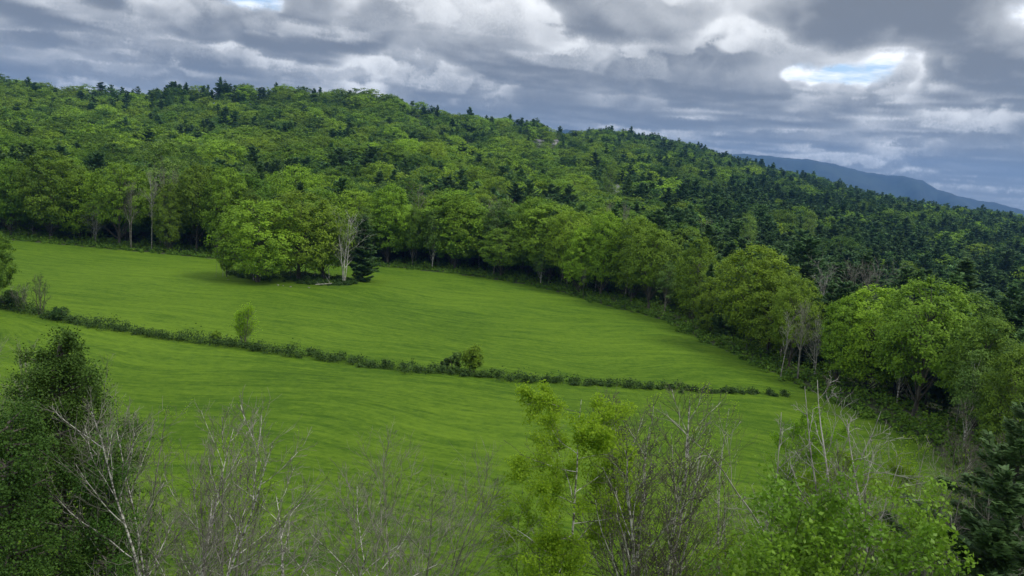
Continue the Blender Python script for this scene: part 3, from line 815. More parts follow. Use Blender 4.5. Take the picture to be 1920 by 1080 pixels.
hand = []     # (x, y, radius) keep clear of these
def key_tree(kind_, pi, px, py_top, r, wf, tint_, label, group=None, base=None, rz=None, lean=(0, 0)):
    x, y = at_col(*base) if base else at_r(px, py_top, r)
    z = float(ground(x, y)); h = top_height(x, y, z, py_top, px)
    hand.append((x, y, PR[kind_][pi % len(PR[kind_])][3] * wf * h / PR[kind_][pi % len(PR[kind_])][2]))
    return place_tree(kind_, pi, x, y, z, h, wf, tint_, rng.uniform(0, 6.28) if rz is None else rz, label, group, lean)
for k_, pi, px, pt, r0, b_, wf, ti, lb in KEY:
    key_tree(k_, pi, px, pt, r0, wf, ti, lb, base=b_)
FR = 'trees along the edge of the meadow'
def er_at(px, py):
    return float(np.interp(az_el(float(px), float(py))[0], EDGE_AZ, EDGE_R))
for k_, pi, px, pt, back, wf, ti, lb in [   # trees of the wood's edge, back = metres behind the field edge
 ('maple', 0, 95, 285, 9, 1.0, .35, 'wide mid green maple near the left end of the tree line'),
 ('maple', 3, 20, 300, 8, .9, .30, 'green maple at the far left end of the tree line'),
 ('maple', 2, 225, 305, 7, .95, .55, 'rounded maple with a light crown in the tree line, left of the bleached trunks'),
 ('poplar', 1, 303, 262, 22, 1.1, .95, 'tall pale yellow green poplar standing above the left part of the tree line'),
 ('maple', 1, 320, 345, 5, .7, .45, 'smaller maple low in front of the tall pale poplar'),
 ('maple', 4, 372, 310, 12, .8, .45, 'mid green maple right of the tall pale poplar'),
 ('maple', 0, 425, 316, 8, .8, .62, 'bright maple in the tree line left of the wooded island'),
 ('maple', 2, 556, 311, 46, .95, .80, 'bright dome shaped maple showing above the wooded island'),
 ('pine', 1, 640, 335, 30, 1.1, .10, 'dark pine rising behind the right side of the wooded island'),
 ('pine', 0, 488, 305, 40, .8, .05, 'small dark spruce between two bright maples behind the wooded island'),
 ('maple', 3, 735, 348, 8, .95, .72, 'bright maple in the tree line just right of the white dead birch'),
 ('maple', 0, 862, 367, 7, .92, .60, 'broad rounded maple in the middle of the far tree line'),
 ('maple', 4, 780, 392, 5, .6, .25, 'dark narrow maple between two broad rounded maples of the tree line'),
 ('poplar', 1, 935, 385, 10, 1.1, .20, 'dull greyish poplar right of the broad rounded maple'),
 ('maple', 1, 1000, 372, 16, .9, .45, 'mid green maple standing a little behind the tree line centre'),
 ('maple', 2, 1075, 395, 8, .95, .88, 'yellow green maple with layered crown in the right half of the tree line'),
 ('maple', 3, 1140, 400, 10, .8, .85, 'bright yellow green maple beside the layered crown'),
 ('maple', 4, 1232, 430, 8, .98, .55, 'big rounded maple where the tree line bends towards the camera'),
 ('maple', 1, 1315, 448, 12, .8, .50, 'mid green maple left of the large bright crowned one'),
 ('maple', 0, 1425, 463, 9, 1.02, .82, 'large bright yellow green maple, tallest of the right hand tree row'),
 ('maple', 2, 1500, 520, 7, .75, .60, 'maple stepping down right of the large bright one'),
 ('maple', 3, 1590, 560, 8, .8, .70, 'light green maple between the two biggest maples of the right hand row'),
 ('maple', 2, 1752, 527, 12, 1.02, .52, 'biggest maple at the right with a broad dark green dome'),
 ('maple', 4, 1860, 600, 12, .85, .25, 'darker maple right of the biggest dome, near the right edge'),
 ('maple', 1, 1915, 655, 8, .8, .35, 'green maple crown cut by the right edge of the picture'),
 ]:
    key_tree(k_, pi, px, pt, er_at(px, pt) + back, wf * .88, ti, lb, FR)
for pi, px, pt, back, wf, lb in [
 (0, 287, 300, 4, .7, 'tall bleached bare tree in the left part of the tree line'),
 (1, 318, 310, 12, .6, 'leaning bare stems right of the tall bleached tree'),
 (1, 247, 335, 2, .6, 'smaller bare forked tree in front of the rounded maple at left'),
 (0, 1558, 470, 60, 1.0, 'bare tree with brownish twigs rising behind the right hand maples'),
 (1, 1612, 485, 55, .9, 'white forked dead tree rising behind the right hand maples'),
 (2, 1652, 480, 62, .8, 'thin crooked bare tree right of the white forked dead tree'),
 (0, 1482, 565, -1, .8, 'white birch stem with bare forks at the edge of the right hand row'),
 (1, 1515, 560, 2, .7, 'second pale bare birch just right of the white stem'),
 (2, 1098, 500, 0, .5, 'short leaning white birch at the field edge under the yellow green maple'),
 (1, 1160, 372, 60, .8, 'pale bare tree top in the conifers behind the tree line bend'),
 (2, 788, 340, 14, .9, 'greyish bare crown between the two broad maples'),
 (2, 935, 365, 20, .9, 'grey leafless crown just right of the broad rounded maple'),
 (2, 1330, 405, 130, .8, 'thin bare tree in the conifers above the right hand maples'),
 ]:
    key_tree('bare', pi, px, pt, er_at(px, pt) + back, wf, .5, lb)
key_tree('bare', 3, 658, 385, None, 1.15, .5, 'white dead birch leaning at the right side of the wooded island', base=(645, 530), lean=(0, .06))
key_tree('bare', 2, 405, 432, None, .5, .5, 'scraggy grey bare tree at the left tip of the wooded island', base=(405, 522))

# drop random trees that stand inside hand placed ones
H_ = np.array(hand)
dd = np.min(np.hypot(gx[:, None] - H_[None, :, 0], gy[:, None] - H_[None, :, 1]) / (H_[None, :, 2] * .62 + 1.5), 1)
for px, pt, r0, wf, lb in [(697, 268, 520, 1.3, 'left one of three pale yellow green crowns high on the hillside'), (768, 262, 540, 1.45, 'middle one of three pale yellow green crowns high on the hillside'),
                        (812, 268, 530, 1.1, 'right one of three pale yellow green crowns high on the hillside'), (1408, 408, 330, .6, 'slim bright yellow green tree alone among dark pines above the right tree row'),
                        (1521, 398, 420, .6, 'small bright yellow green tree top among the dark pines at right'), (1148, 300, 480, .7, 'pale green upright crown near the houses in the valley wood')]:
    key_tree('maple' if wf > .9 else 'poplar', 0, px, pt, r0, wf, 1.35, lb)
H_ = np.array(hand)
dd = np.minimum(dd, np.min(np.hypot(gx[:, None] - H_[None, :, 0], gy[:, None] - H_[None, :, 1]) / (H_[None, :, 2] * .62 + 1.5), 1))
# keep the houses free
HOUSES = [(1010, 267, 500), (1040, 268, 500), (1152, 354, 300)]
def seen_r(px, py, rmin, above=4.5):
    """distance at which the sight line through a pixel comes down to a few metres over the ground"""
    a, e = az_el(float(px), float(py)); rr = np.arange(rmin, 1600, 4.0)
    d = CAM_H + rr * math.tan(e) - ground(np.sin(a) * rr, np.cos(a) * rr) - above
    i = np.where(d < 0)[0]
    print('house', px, py, rr[i[0]] if len(i) else None)
    return float(rr[i[0]]) if len(i) else 700.0
hs = []
rr = np.hypot(gx, gy); aa = np.arctan2(gx, gy)
for px, py, r0 in HOUSES:
    r0 = seen_r(px, py, r0); x, y = at_r(px, py, r0); hs.append((x, y)); dd = np.where(np.hypot(gx - x, gy - y) < 11, 0, dd)
    _, e_lo = az_el(float(px), py + 9.0)                     # low growth below the sight line to the house
    hm_ = CAM_H + rr * math.tan(float(e_lo)) - gz - 1.0
    k = (rr < r0) & (np.abs(aa - math.atan2(x, y)) * rr < 3.5 + 6 * rr / r0)
    hgt = np.where(k, np.minimum(hgt, np.maximum(hm_, 1)), hgt); dd = np.where(k & (hm_ < 4), 0, dd)
m = dd > 1
gx, gy, gz, r_, az_, kind, hgt, wid, tint = (a[m] for a in (gx, gy, gz, r_, az_, kind, hgt, wid, tint))

# how much of each tree shows: paint crowns back to front order on a small buffer
bw, bh = 640, 360; k_ = bw / 1920
def project(x, y, z):
    p = np.stack([x, y, z - CAM_H], -1) @ ROTN
    return (960 + FPX * p[..., 0] / -p[..., 2]) * k_, (540 - FPX * p[..., 1] / -p[..., 2]) * k_
cx, cy = project(gx, gy, gz + hgt * .58); fpx = FPX * k_ / r_
crw = np.array([5.6, 3.3, 3.4, 3.])[kind] * hgt / 18 * wid
buf = np.zeros((bh, bw), bool); vis = np.zeros(len(gx))
for hx, hy, hr in hand:
    h0x, h0y = project(hx, hy, float(ground(hx, hy)) + 10)
order = np.argsort(r_)
for i in order:
    a_, b_ = crw[i] * fpx[i], hgt[i] * .45 * fpx[i]
    x0, x1 = int(max(0, cx[i] - a_)), int(min(bw, cx[i] + a_ + 1)); y0, y1 = int(max(0, cy[i] - b_)), int(min(bh, cy[i] + b_ + 1))
    if x1 <= x0 or y1 <= y0: continue
    yy, xx = np.ogrid[y0:y1, x0:x1]
    e_ = ((xx - cx[i]) / max(a_, .5)) ** 2 + ((yy - cy[i]) / max(b_, .5)) ** 2 < 1
    s_ = buf[y0:y1, x0:x1]; vis[i] = (e_ & ~s_).sum(); s_ |= e_
single = np.zeros(len(gx), bool)
for kk, nmax in ((0, 255), (1, 150), (2, 290), (3, 60)):
    c_ = np.where((kind == kk) & (vis > 3))[0]
    single[c_[np.argsort(-vis[c_])][:nmax]] = True
print('single trees', single.sum())
KN = ['maple', 'poplar', 'pine', 'bare']
pick = rng.integers(0, 60, len(gx))
# how each of these individuals is described: by look, by where it stands and by its place among its like
WORD = ['zero', 'one', 'two', 'three', 'four', 'five', 'six', 'seven', 'eight', 'nine', 'ten']
ORD = ['leftmost', 'second', 'third', 'fourth', 'fifth', 'sixth', 'seventh', 'eighth', 'ninth']
def zone(r, az, h):
    px = 960 + FPX * math.tan(az); de_ = r - float(np.interp(az, EDGE_AZ, EDGE_R)); rd_ = float(np.interp(az, rd_a, rd_v))
    band = ('in the tree line' if de_ < 16 else 'just behind the tree line' if de_ < 60 else 'in the lower wood' if r < 420 else 'on the lower slope' if r < 560
            else 'on the middle slope' if r < 740 else 'on the upper slope' if r < rd_ - 75 else 'on the skyline')
    col_ = ('at far left' if px < 90 else 'left of the island' if px < 260 else 'above the meadow corner' if px < 420 else 'behind the island' if px < 700 else 'right of the white birch' if px < 850
            else 'above mid field' if px < 1000 else 'near the houses' if px < 1180 else 'right of the houses' if px < 1330 else 'above the brightest maple' if px < 1500
            else 'above the pale snags' if px < 1660 else 'above the biggest maple' if px < 1800 else 'at far right')
    return band, col_, px
LOOK = {0: ('dark green', 'mid green', 'fresh green', 'yellow green'), 1: ('grey green', 'dull green', 'soft green', 'pale green'), 2: ('blackish', 'dark green', 'dark green', 'lighter green'), 3: ('grey',) * 4}
NOUN = ['maple', 'poplar', 'pine', 'bare tree']
info = {}
for i in np.where(single)[0]:
    band, col_, px = zone(r_[i], az_[i], hgt[i])
    sz = 'tall ' if hgt[i] > 21.5 else ('small ' if hgt[i] < 14.5 else '')
    sh = 'broad ' if wid[i] > 1.12 else ('narrow ' if wid[i] < .88 else '')
    info.setdefault((sz + sh + LOOK[kind[i]][min(3, int(tint[i] * 4))], int(kind[i]), band, col_), []).append((px, i))
for (look, kd, band, col_), lst in info.items():
    lst.sort(); N_ = len(lst)
    for j, (px, i) in enumerate(lst):
        if N_ == 1: lb = '%s %s %s, %s' % (look, NOUN[kd], band, col_)
        elif N_ <= 10:
            o_ = 'leftmost' if j == 0 else ('rightmost' if j == N_ - 1 else ('middle one' if N_ == 3 else ORD[j] + ' from left'))
            lb = '%s of %s %s %ss %s, %s' % (o_, WORD[N_], look, NOUN[kd], band, col_)
            if len(lb.split()) > 16: lb = lb.replace('just behind', 'behind').replace(' from left', '')
            if len(lb.split()) > 16: lb = lb.replace(' one of', ' of')
            if len(lb.split()) > 16: lb = lb.replace('tall ', '').replace('just ', '').replace('small ', '')
            if len(lb.split()) > 16: lb = ' '.join(lb.replace('of %s ' % WORD[N_], '').split())
        else: lb = '%s %s %s, %s' % (look, NOUN[kd], band, col_)
        if len(lb.split()) > 16: print('LONG', lb)
        far = r_[i] > 520 and kind[i] != 3
        place_tree(('far_' if far else '') + KN[kind[i]], int(pick[i]), gx[i], gy[i], gz[i] - .3, hgt[i], wid[i], tint[i], pick[i] * .7, lb, NOUN[kd] + 's ' + band)
rest = ~single
protos = []; lut = {}
NV = {'maple': 2, 'poplar': 2, 'pine': 2, 'bare': 2}
for kn in KN:
    for i in range(NV[kn]): lut[(kn, i)] = len(protos); protos.append(joined(kn, i))
for kn in ('far_maple', 'far_poplar', 'far_pine'):
    for i in range(len(PR[kn])): lut[(kn, i)] = len(protos); protos.append(joined(kn, i))
ri = np.where(rest)[0]
idx = []; hs0 = []
for i in ri:
    kn = KN[kind[i]]
    if (r_[i] > 330 or vis[i] < 1) and kind[i] != 3: kn = 'far_' + kn
    j = int(pick[i]) % NV.get(kn, len(PR[kn])); idx.append(lut[(kn, j)]); hs0.append(PR[kn][j][2])
s_ = hgt[ri] / np.array(hs0)
instancer('forest', np.stack([gx[ri], gy[ri], gz[ri] - .3], 1), pick[ri] * .7, np.stack([s_ * wid[ri], s_ * wid[ri], s_], 1), idx, tint[ri], protos,
          'mass of mixed green woodland covering the hills behind the single trees')
# ================================================================== hedge, undergrowth, island floor, houses, logs
def lumps(rng, C, Rr, per, lsize, flat=.8):
    n = len(C) * per; ci = np.repeat(np.arange(len(C)), per)
    d = nrm(rng.normal(0, 1, (n, 3)) + np.array([0, 0, .5])); d[:, 2] = np.abs(d[:, 2]) * .97 - .03
    P = C[ci] + (rng.normal(0, .40, (n, 3)) + d * .4) * Rr[ci][:, None] * np.array([1, 1, flat])
    cv = rng.random(len(C)); v = np.clip(.65 * cv[ci] + .35 * rng.random(n), 0, 1)
    g = Geo(); q, f, vv = leaves(rng, P, nrm(d + np.array([0, 0, .5])), np.full(n, lsize), .66, .4, v); g.add(q, f, 0, vv)
    return g

def along(line, step):
    line = np.asarray(line, float); s = np.r_[0, np.cumsum(np.hypot(*np.diff(line, axis=0).T))]
    t = np.arange(0, s[-1], step)
    return np.stack([np.interp(t, s, line[:, 0]), np.interp(t, s, line[:, 1])], 1), t / s[-1]

def plant(name, geo, mat, label, cat=None, group=None, kind=None, tint_=.5, parent=None):
    o = link(bpy.data.objects.new(name, geo.mesh(name, [mat])), parent); o['tint'] = tint_
    return tag(o, label, cat, group, kind)

rng = rg(77)
HEDGE_PX = [(-300, 545), (-120, 560), (0, 578), (60, 588), (130, 603), (250, 624), (350, 636), (450, 648), (600, 668), (700, 682), (800, 693), (900, 703),
            (1000, 711), (1100, 718), (1200, 725), (1300, 732), (1400, 738), (1475, 742)]
hx, hy = ground_flat(*[np.array(c, float) for c in zip(*HEDGE_PX)])
pt, tt_ = along(np.stack([hx, hy], 1), .42)
n_ = len(pt)
size_ = np.interp(tt_, [0, .5, .8, 1], [1.35, 1.08, .88, .55]) * (1 + .25 * np.sin(tt_ * 90) * np.sin(tt_ * 31 + 1))
Rr = size_ * rng.uniform(.55, 1.15, n_)
C0 = np.stack([pt[:, 0] + rng.normal(0, .35, n_), pt[:, 1] + rng.normal(0, .75, n_) * size_, np.zeros(n_)], 1)
C0[:, 2] = ground(C0[:, 0], C0[:, 1]) + Rr * .35 + np.maximum(rng.normal(0, .3, n_), 0) * size_
keep = rng.random(n_) < 1.0
g = lumps(rng, C0[keep], Rr[keep], 85, .26)
plant('hedgerow', g, M_HEDGE, 'long low dark green hedge crossing the whole meadow', 'hedge')

# shrubs and young growth along the foot of the tree line
pt, tt_ = along(EDGE, .8)
allC, allR = [], []
for off, sz, cnt in ((0.0, .8, .9), (2.0, 1.2, 1), (5.0, 1.7, 1), (9.0, 1.9, .7), (14., 2.1, .6), (19., 2.2, .5)):
    k = rng.random(len(pt)) < cnt
    p = pt[k]; d = nrm(np.stack([p[:, 0], p[:, 1]], 1))
    nrm_ = np.gradient(pt, axis=0)[k]; nn = nrm(np.stack([-nrm_[:, 1], nrm_[:, 0]], 1)); nn = np.where((nn * d).sum(1, keepdims=True) < 0, -nn, nn)
    p = p + nn * (off + rng.normal(0, .8, len(p)))[:, None] + rng.normal(0, .4, p.shape)
    rr = sz * rng.uniform(.45, 1.15, len(p)) * (1 + .3 * np.sin(np.arange(len(p)) * .21))
    allC.append(np.stack([p[:, 0], p[:, 1], ground(p[:, 0], p[:, 1]) + rr * .3], 1)); allR.append(rr)
allC, allR = np.concatenate(allC), np.concatenate(allR)
k = np.abs(np.arctan2(allC[:, 0], allC[:, 1])) < R(42); allC, allR = allC[k], allR[k]
g = lumps(rng, allC, allR, 40, .46)
plant('undergrowth', g, M_MAPLE, 'dark brambles and saplings at the foot of the trees along the meadow edge', kind='stuff', tint_=.16)
print('undergrowth lumps', len(allC))

# island floor: low scrub under the three maples
icx, icy = at_col(548, 522)
def blob_field(cx_, cy_, ax_, ay_, n, rng, rad0, rad1):
    a = rng.random(n) * 6.28; q = np.sqrt(rng.random(n)) * .99
    q = np.where(rng.random(n) < .5, .82 + .18 * rng.random(n), q)
    x = cx_ + ax_ * q * np.cos(a); y = cy_ + ay_ * q * np.sin(a); rr = rng.uniform(rad0, rad1, n)
    return np.stack([x, y, ground(x, y) + rr * .25], 1), rr
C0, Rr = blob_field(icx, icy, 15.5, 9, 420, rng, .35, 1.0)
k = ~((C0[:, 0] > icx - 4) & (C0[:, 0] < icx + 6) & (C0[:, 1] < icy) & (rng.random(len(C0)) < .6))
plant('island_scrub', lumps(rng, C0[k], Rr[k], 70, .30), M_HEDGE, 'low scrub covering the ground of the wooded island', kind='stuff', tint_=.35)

# extra stems seen under the island crowns
for i, (px, py, h, r0, m) in enumerate([(475, 527, 9, .16, M_BIRCH), (487, 529, 8, .10, M_BIRCH), (545, 524, 8, .14, M_BARK), (561, 518, 8, .13, M_BARK), (572, 517, 8, .16, M_BARK),
                                     (590, 521, 9, .10, M_BIRCH), (617, 525, 9, .13, M_BIRCH), (418, 520, 6, .08, M_BIRCH)]):
    x, y = at_col(px, py); z = float(ground(x, y))
    w_, l_ = bare(rg(900 + i), h, 1, 8, m1=5, m2=4, m3=0, ang1=34, lr=.4, r0=r0, tw=.02, t0=.45)
    pos = ['under the left crown of the island', 'right beside the white stem under the left island crown', 'left in the middle group under the island crowns', 'middle of the stems under the island crowns',
           'leaning among the stems under the island crowns', 'thin and pale between the dark island stems', 'left of the white dead birch under the island crowns', 'at the left rim of the island'][i]
    e = bpy.data.objects.new('tree_stem', None); link(e); e.location = (x, y, z - .1)
    tag(e, ('white' if m == M_BIRCH else 'dark') + ' slim tree stem ' + pos, 'tree')
    link(bpy.data.objects.new('trunk', w_.mesh('stem_wood', [m, M_BARK], True)), e)

# pale fallen trunks and field stones
def fallen(name, pa, pb, r0, mat, label, stubs=6, seed=1):
    (x0, y0), (x1, y1) = at_col(*pa), at_col(*pb)
    rr = rg(seed); n = 10; t = np.linspace(0, 1, n)
    P = np.stack([x0 + (x1 - x0) * t, y0 + (y1 - y0) * t, t * 0], 1); P[:, :2] += rr.normal(0, .06, (n, 2)); P[:, 2] = ground(P[:, 0], P[:, 1]) + r0 * .9 + .35 * t
    g = Geo(); g.add(*tubes(P[None], (r0 * (1 - .6 * t))[None], 8))
    L = np.hypot(x1 - x0, y1 - y0)
    c = kids(rr, P[None], np.repeat(nrm(P[-1] - P[0])[None, None], n, 1), (r0 * (1 - .6 * t))[None], np.array([L]), stubs, .3, .95, 50, 12, .22, .3, .4)
    Pk, _, Rk = grow(rr, c[0], nrm(c[1] + np.array([0, 0, .3])), c[2], c[3], np.full(len(c[0]), .02), 5, .1, .05); g.add(*tubes(Pk, Rk, 4))
    return tag(link(bpy.data.objects.new(name, g.mesh(name, [mat], True))), label, 'log')
fallen('fallen_log', (648, 531), (590, 538), .20, M_DEAD, 'pale fallen birch trunk lying at the foot of the white dead birch', seed=3)
fallen('fallen_log', (302, 466), (322, 468), .16, M_DEAD, 'short bleached log at the field edge below the left tree line', 3, 5)

def stone_mesh(seed, s):
    import bmesh
    bm = bmesh.new(); bmesh.ops.create_icosphere(bm, subdivisions=2, radius=s); rr = rg(seed)
    k = rr.normal(0, 1, (3, 3))
    for v in bm.verts:
        c_ = np.array(v.co) / s; q = 1 + .16 * math.sin(k[0] @ c_ * 3) + .12 * math.sin(k[1] @ c_ * 5) + .05 * rr.normal()
        v.co = v.co * q; v.co.z *= .62
    me = bpy.data.meshes.new('stone'); bm.to_mesh(me); bm.free(); me.materials.append(M_STONE); return me
M_STONE = bark_mat('field_stone', (0.12, 0.12, 0.10), (0.27, 0.27, 0.24), 4.0, (1, 1, 1))
stones = [stone_mesh(i, s) for i, s in enumerate((.22, .16, .26))]
for i, (px, py) in enumerate([(521, 536), (531, 537), (579, 540), (545, 539), (428, 526)]):
    x, y = at_col(px, py); o = link(bpy.data.objects.new('field_stone', stones[i % 3])); o.location = (x, y, float(ground(x, y)) + .05); o.rotation_euler = (0, 0, i * 1.3)
    tag(o, ['leftmost of the three', 'middle one of the three', 'small lone', 'rightmost of the three', 'half hidden'][i] + ' grey field stone' + ('' if i in (2, 4) else 's') + ' in the grass ' + ['below the middle island maple', 'below the middle island maple', 'left of the fallen birch trunk', 'below the middle island maple', 'at the left tip of the island'][i], 'stone', 'field stones along the near rim of the wooded island')

# ------------------------------------------------------------------ bushes and young trees standing in the hedge
def small_tree(name, px, pyb, h, seed, mat_l, mat_w, label, cat='tree', nleaf=3500, ls=.2, **kw):
    x, y = at_col(px, pyb); z = float(ground(x, y))
    w_, l_ = bare(rg(seed), h, leafy=nleaf, lsize=ls, **kw)
    e = bpy.data.objects.new(name, None); link(e); e.location = (x, y, z); tag(e, label, cat)
    link(bpy.data.objects.new('trunk', w_.mesh(name + '_wood', [mat_w, mat_w], True)), e)
    if nleaf:
        c_ = link(bpy.data.objects.new('crown', l_.mesh(name + '_leaves', [mat_l])), e); c_['tint'] = kw.get('tnt', .7)
    return e
small_tree('poplar_tree', 457, 645, 6.6, 31, M_YOUNG, M_TWIG, 'young pale yellow green poplar standing alone in the hedge at left', nleaf=5200, ls=.18, stems=3, spread=9, m1=16, m2=6, m3=3, ang1=34, lr=.34, r0=.09, tw=.014, t0=.12)
def bush(px, pyb, rad, h, seed, tint_, label, n=60, per=110, mat=None, ls=.24):
    x, y = at_col(px, pyb); z = float(ground(x, y)); rr = rg(seed)
    d = nrm(rr.normal(0, 1, (n, 3))); C = d * np.array([rad, rad, h * .5]) * (rr.random(n) ** .4)[:, None] * .8 + np.array([0, 0, h * .52])
    g = lumps(rr, C, rad * rr.uniform(.25, .42, n), per, ls)
    e = bpy.data.objects.new('bush', None); link(e); e.location = (x, y, z); tag(e, label, 'bush')
    st, _ = bare(rg(seed + 1), h * .8, 5, 24, m1=5, m2=3, m3=0, ang1=30, lr=.35, r0=.05, tw=.012, t0=.3)
    link(bpy.data.objects.new('stem', st.mesh('bush_wood', [M_BARK, M_BARK], True)), e)
    plant('foliage', g, mat or M_MAPLE, None, tint_=tint_, parent=e)
    return e
bush(886, 694, 1.75, 4.1, 51, .55, 'round dark green bush growing out of the hedge in mid field')
bush(853, 690, 1.15, 3.0, 53, .45, 'smaller loose bush just left of the round bush in the hedge', n=30, per=70, mat=M_POPLAR)
bush(405, 640, .8, 1.9, 55, .6, 'small light green bush at the hedge left of the young poplar', n=14, per=60)
bush(835, 690, .8, 1.9, 57, .4, 'little dark bush low in the hedge, left of the two larger bushes', n=14, per=80, mat=M_HEDGE)
x, y = at_col(-14, 575)
e = key_tree('maple', 3, -12, 432, None, .78, .18, 'dark leafy tree cut by the left edge of the picture above the hedge', base=(-14, 572))
small_tree('bare_tree', 76, 592, 7.2, 61, M_HEDGE, M_DARKTW, 'dark twiggy bare shrub tree in the hedge near the left edge', nleaf=700, ls=.14, stems=4, spread=13, m1=10, m2=6, m3=3, ang1=30, lr=.32, r0=.08, tw=.011, t0=.2)
small_tree('bare_tree', 40, 585, 5.0, 63, M_HEDGE, M_TWIG, 'lower grey twiggy shrub tree in the hedge at the left edge', nleaf=900, ls=.14, stems=5, spread=20, m1=8, m2=5, m3=3, ang1=32, lr=.34, r0=.06, tw=.014, t0=.15)
bush(20, 582, 1.9, 3.2, 65, .2, 'dark leafy bush in the hedge below the tree at the left edge', n=40, per=80, mat=M_HEDGE)
bush(112, 600, 1.5, 2.2, 67, .25, 'low dark bush in the hedge right of the twiggy shrub tree', n=26, per=80, mat=M_HEDGE)

# ------------------------------------------------------------------ houses between the trees
def box(g, x0, x1, y0, y1, z0, z1, m=0):
    v = np.array([(x, y, z) for x in (x0, x1) for y in (y0, y1) for z in (z0, z1)], float)
    g.add(v, np.array([(0, 1, 3, 2), (4, 6, 7, 5), (0, 4, 5, 1), (2, 3, 7, 6), (0, 2, 6, 4), (1, 5, 7, 3)]), m)
def flat_mat(name, c, rough=.6):
    m, t, o, b = new_mat(name); g = t.nodes.new('ShaderNodeTexCoord'); n = noise(g.outputs['Object'], 1.2, 4, .6)
    t.links.new(mixc(n, tuple(v * .82 for v in c), c), b.inputs['Base Color']); b.inputs['Roughness'].default_value = rough; return m
M_WALL, M_ROOF, M_GLASS, M_TRIM = flat_mat('white_clapboard', (.78, .77, .74)), flat_mat('grey_shingle', (.16, .16, .17), .8), flat_mat('dark_glass', (.03, .04, .05), .1), flat_mat('white_trim', (.8, .8, .78))
def house(px, py, r0, L, Wd, hw, rz, label):
    r0 = seen_r(px, py, r0); x, y = at_r(px, py, r0); zg = float(ground(x, y)); z = zg
    e = bpy.data.objects.new('house', None); link(e); e.location = (x, y, zg - .2); e.rotation_euler = (0, 0, rz); tag(e, label, 'house')
    lift = max(0, z - zg)
    g = Geo(); box(g, -L / 2, L / 2, -Wd / 2, Wd / 2, 0, hw + lift)
    rh = Wd * .42; zt = hw + lift
    for sx in (-1, 1):       # gable triangles as thin prisms
        x0, x1 = sorted((sx * L / 2, sx * (L / 2 - .15)))
        g.add(np.array([(x0, -Wd / 2, zt), (x0, Wd / 2, zt), (x0, 0, zt + rh), (x0, 0, zt + rh - .01), (x1, -Wd / 2, zt), (x1, Wd / 2, zt), (x1, 0, zt + rh), (x1, 0, zt + rh - .01)]),
              np.array([(0, 1, 2, 3), (4, 7, 6, 5), (0, 3, 7, 4), (1, 5, 6, 2)]))
    link(bpy.data.objects.new('wall', g.mesh('house_wall', [M_WALL])), e)
    g = Geo()
    for sy in (-1, 1):
        o_ = .5; yb = sy * (Wd / 2 + o_); zb = zt - o_ * rh / (Wd / 2)
        v = np.array([(-L / 2 - .4, yb, zb), (L / 2 + .4, yb, zb), (L / 2 + .4, 0, zt + rh), (-L / 2 - .4, 0, zt + rh)])
        v2 = v + np.array([0, 0, .22]); g.add(np.concatenate([v, v2]), np.array([(0, 1, 2, 3), (4, 7, 6, 5), (0, 4, 5, 1), (1, 5, 6, 2), (2, 6, 7, 3), (3, 7, 4, 0)]))
    rf = link(bpy.data.objects.new('roof', g.mesh('house_roof', [M_ROOF])), e)
    g = Geo(); box(g, L * .18, L * .18 + .7, -.35, .35, zt + rh * .4, zt + rh + .9); link(bpy.data.objects.new('chimney', g.mesh('house_chimney', [M_STONE])), rf)
    wm = None
    for zf in ([.9] if hw + lift < 4 else [lift + .9, lift + .9 + 2.7 if hw > 5 else lift + .9]):
        for k in range(4):
            xk = -L / 2 + L * (k + .5) / 4
            if wm is None:
                g = Geo(); box(g, -.55, .55, -.08, .0, -.1, 1.5); wm = g.mesh('house_window', [M_TRIM]); g = Geo(); box(g, -.42, .42, -.11, -.083, .03, 1.37); pm = g.mesh('house_pane', [M_GLASS])
            w1 = link(bpy.data.objects.new('window', wm), e); w1.location = (xk, -Wd / 2, zf); link(bpy.data.objects.new('pane', pm), w1)
        if hw < 5: break
    return e
house(1010, 267, 500, 13, 8, 5.2, .3, 'small pale house half hidden in trees high on the slope, left one of the pair')
house(1040, 268, 500, 13, 8, 5.8, -.35, 'white house half hidden in trees high on the slope, right one of the pair')
house(1152, 354, 300, 13, 7.5, 4.4, .5, 'white house with grey roof showing through the trees in the middle of the valley wood')

# ================================================================== trees close to the camera
rng = rg(5)
def near(name, px, py_top, H, seed, label, kw, wood_m, leaf_m=None, tnt=.5, cat='tree', dist=None, lean=(0, 0)):
    a, e_ = az_el(float(px), float(py_top))
    r0 = dist or (CAM_H - H) / math.tan(-float(e_))
    if dist: H = CAM_H + dist * math.tan(float(e_))
    x, y = math.sin(a) * r0, math.cos(a) * r0; z = float(ground(x, y))
    w_, l_ = bare(rg(seed), H, **kw)
    e = bpy.data.objects.new(name, None); link(e); e.location = (x, y, z - .1); e.rotation_euler = (lean[0], lean[1], 0); tag(e, label, cat)
    link(bpy.data.objects.new('trunk', w_.mesh(name + '_wood', [wood_m, M_DARKTW if 'budding' in label else (M_TWIG if wood_m == M_BIRCH else wood_m)], True)), e)
    if l_.n:
        c_ = link(bpy.data.objects.new('crown', l_.mesh(name + '_leaves', [leaf_m])), e); c_['tint'] = tnt
    return e
BB = dict(m1=13, m2=8, m3=5, lr=.40, r0=.13, tw=.010, t0=.25, wander=.07, up=.06)
near('birch_tree', 1262, 740, 17.5, 11, 'large budding birch with many upright stems at bottom right of centre', dict(BB, stems=7, spread=19, m1=17, m2=9, m3=5, ang1=27, lr=.33, r0=.15, tw=.015, up=.05, leafy=6000, lsize=.09), M_BIRCH, M_YOUNG, .8)
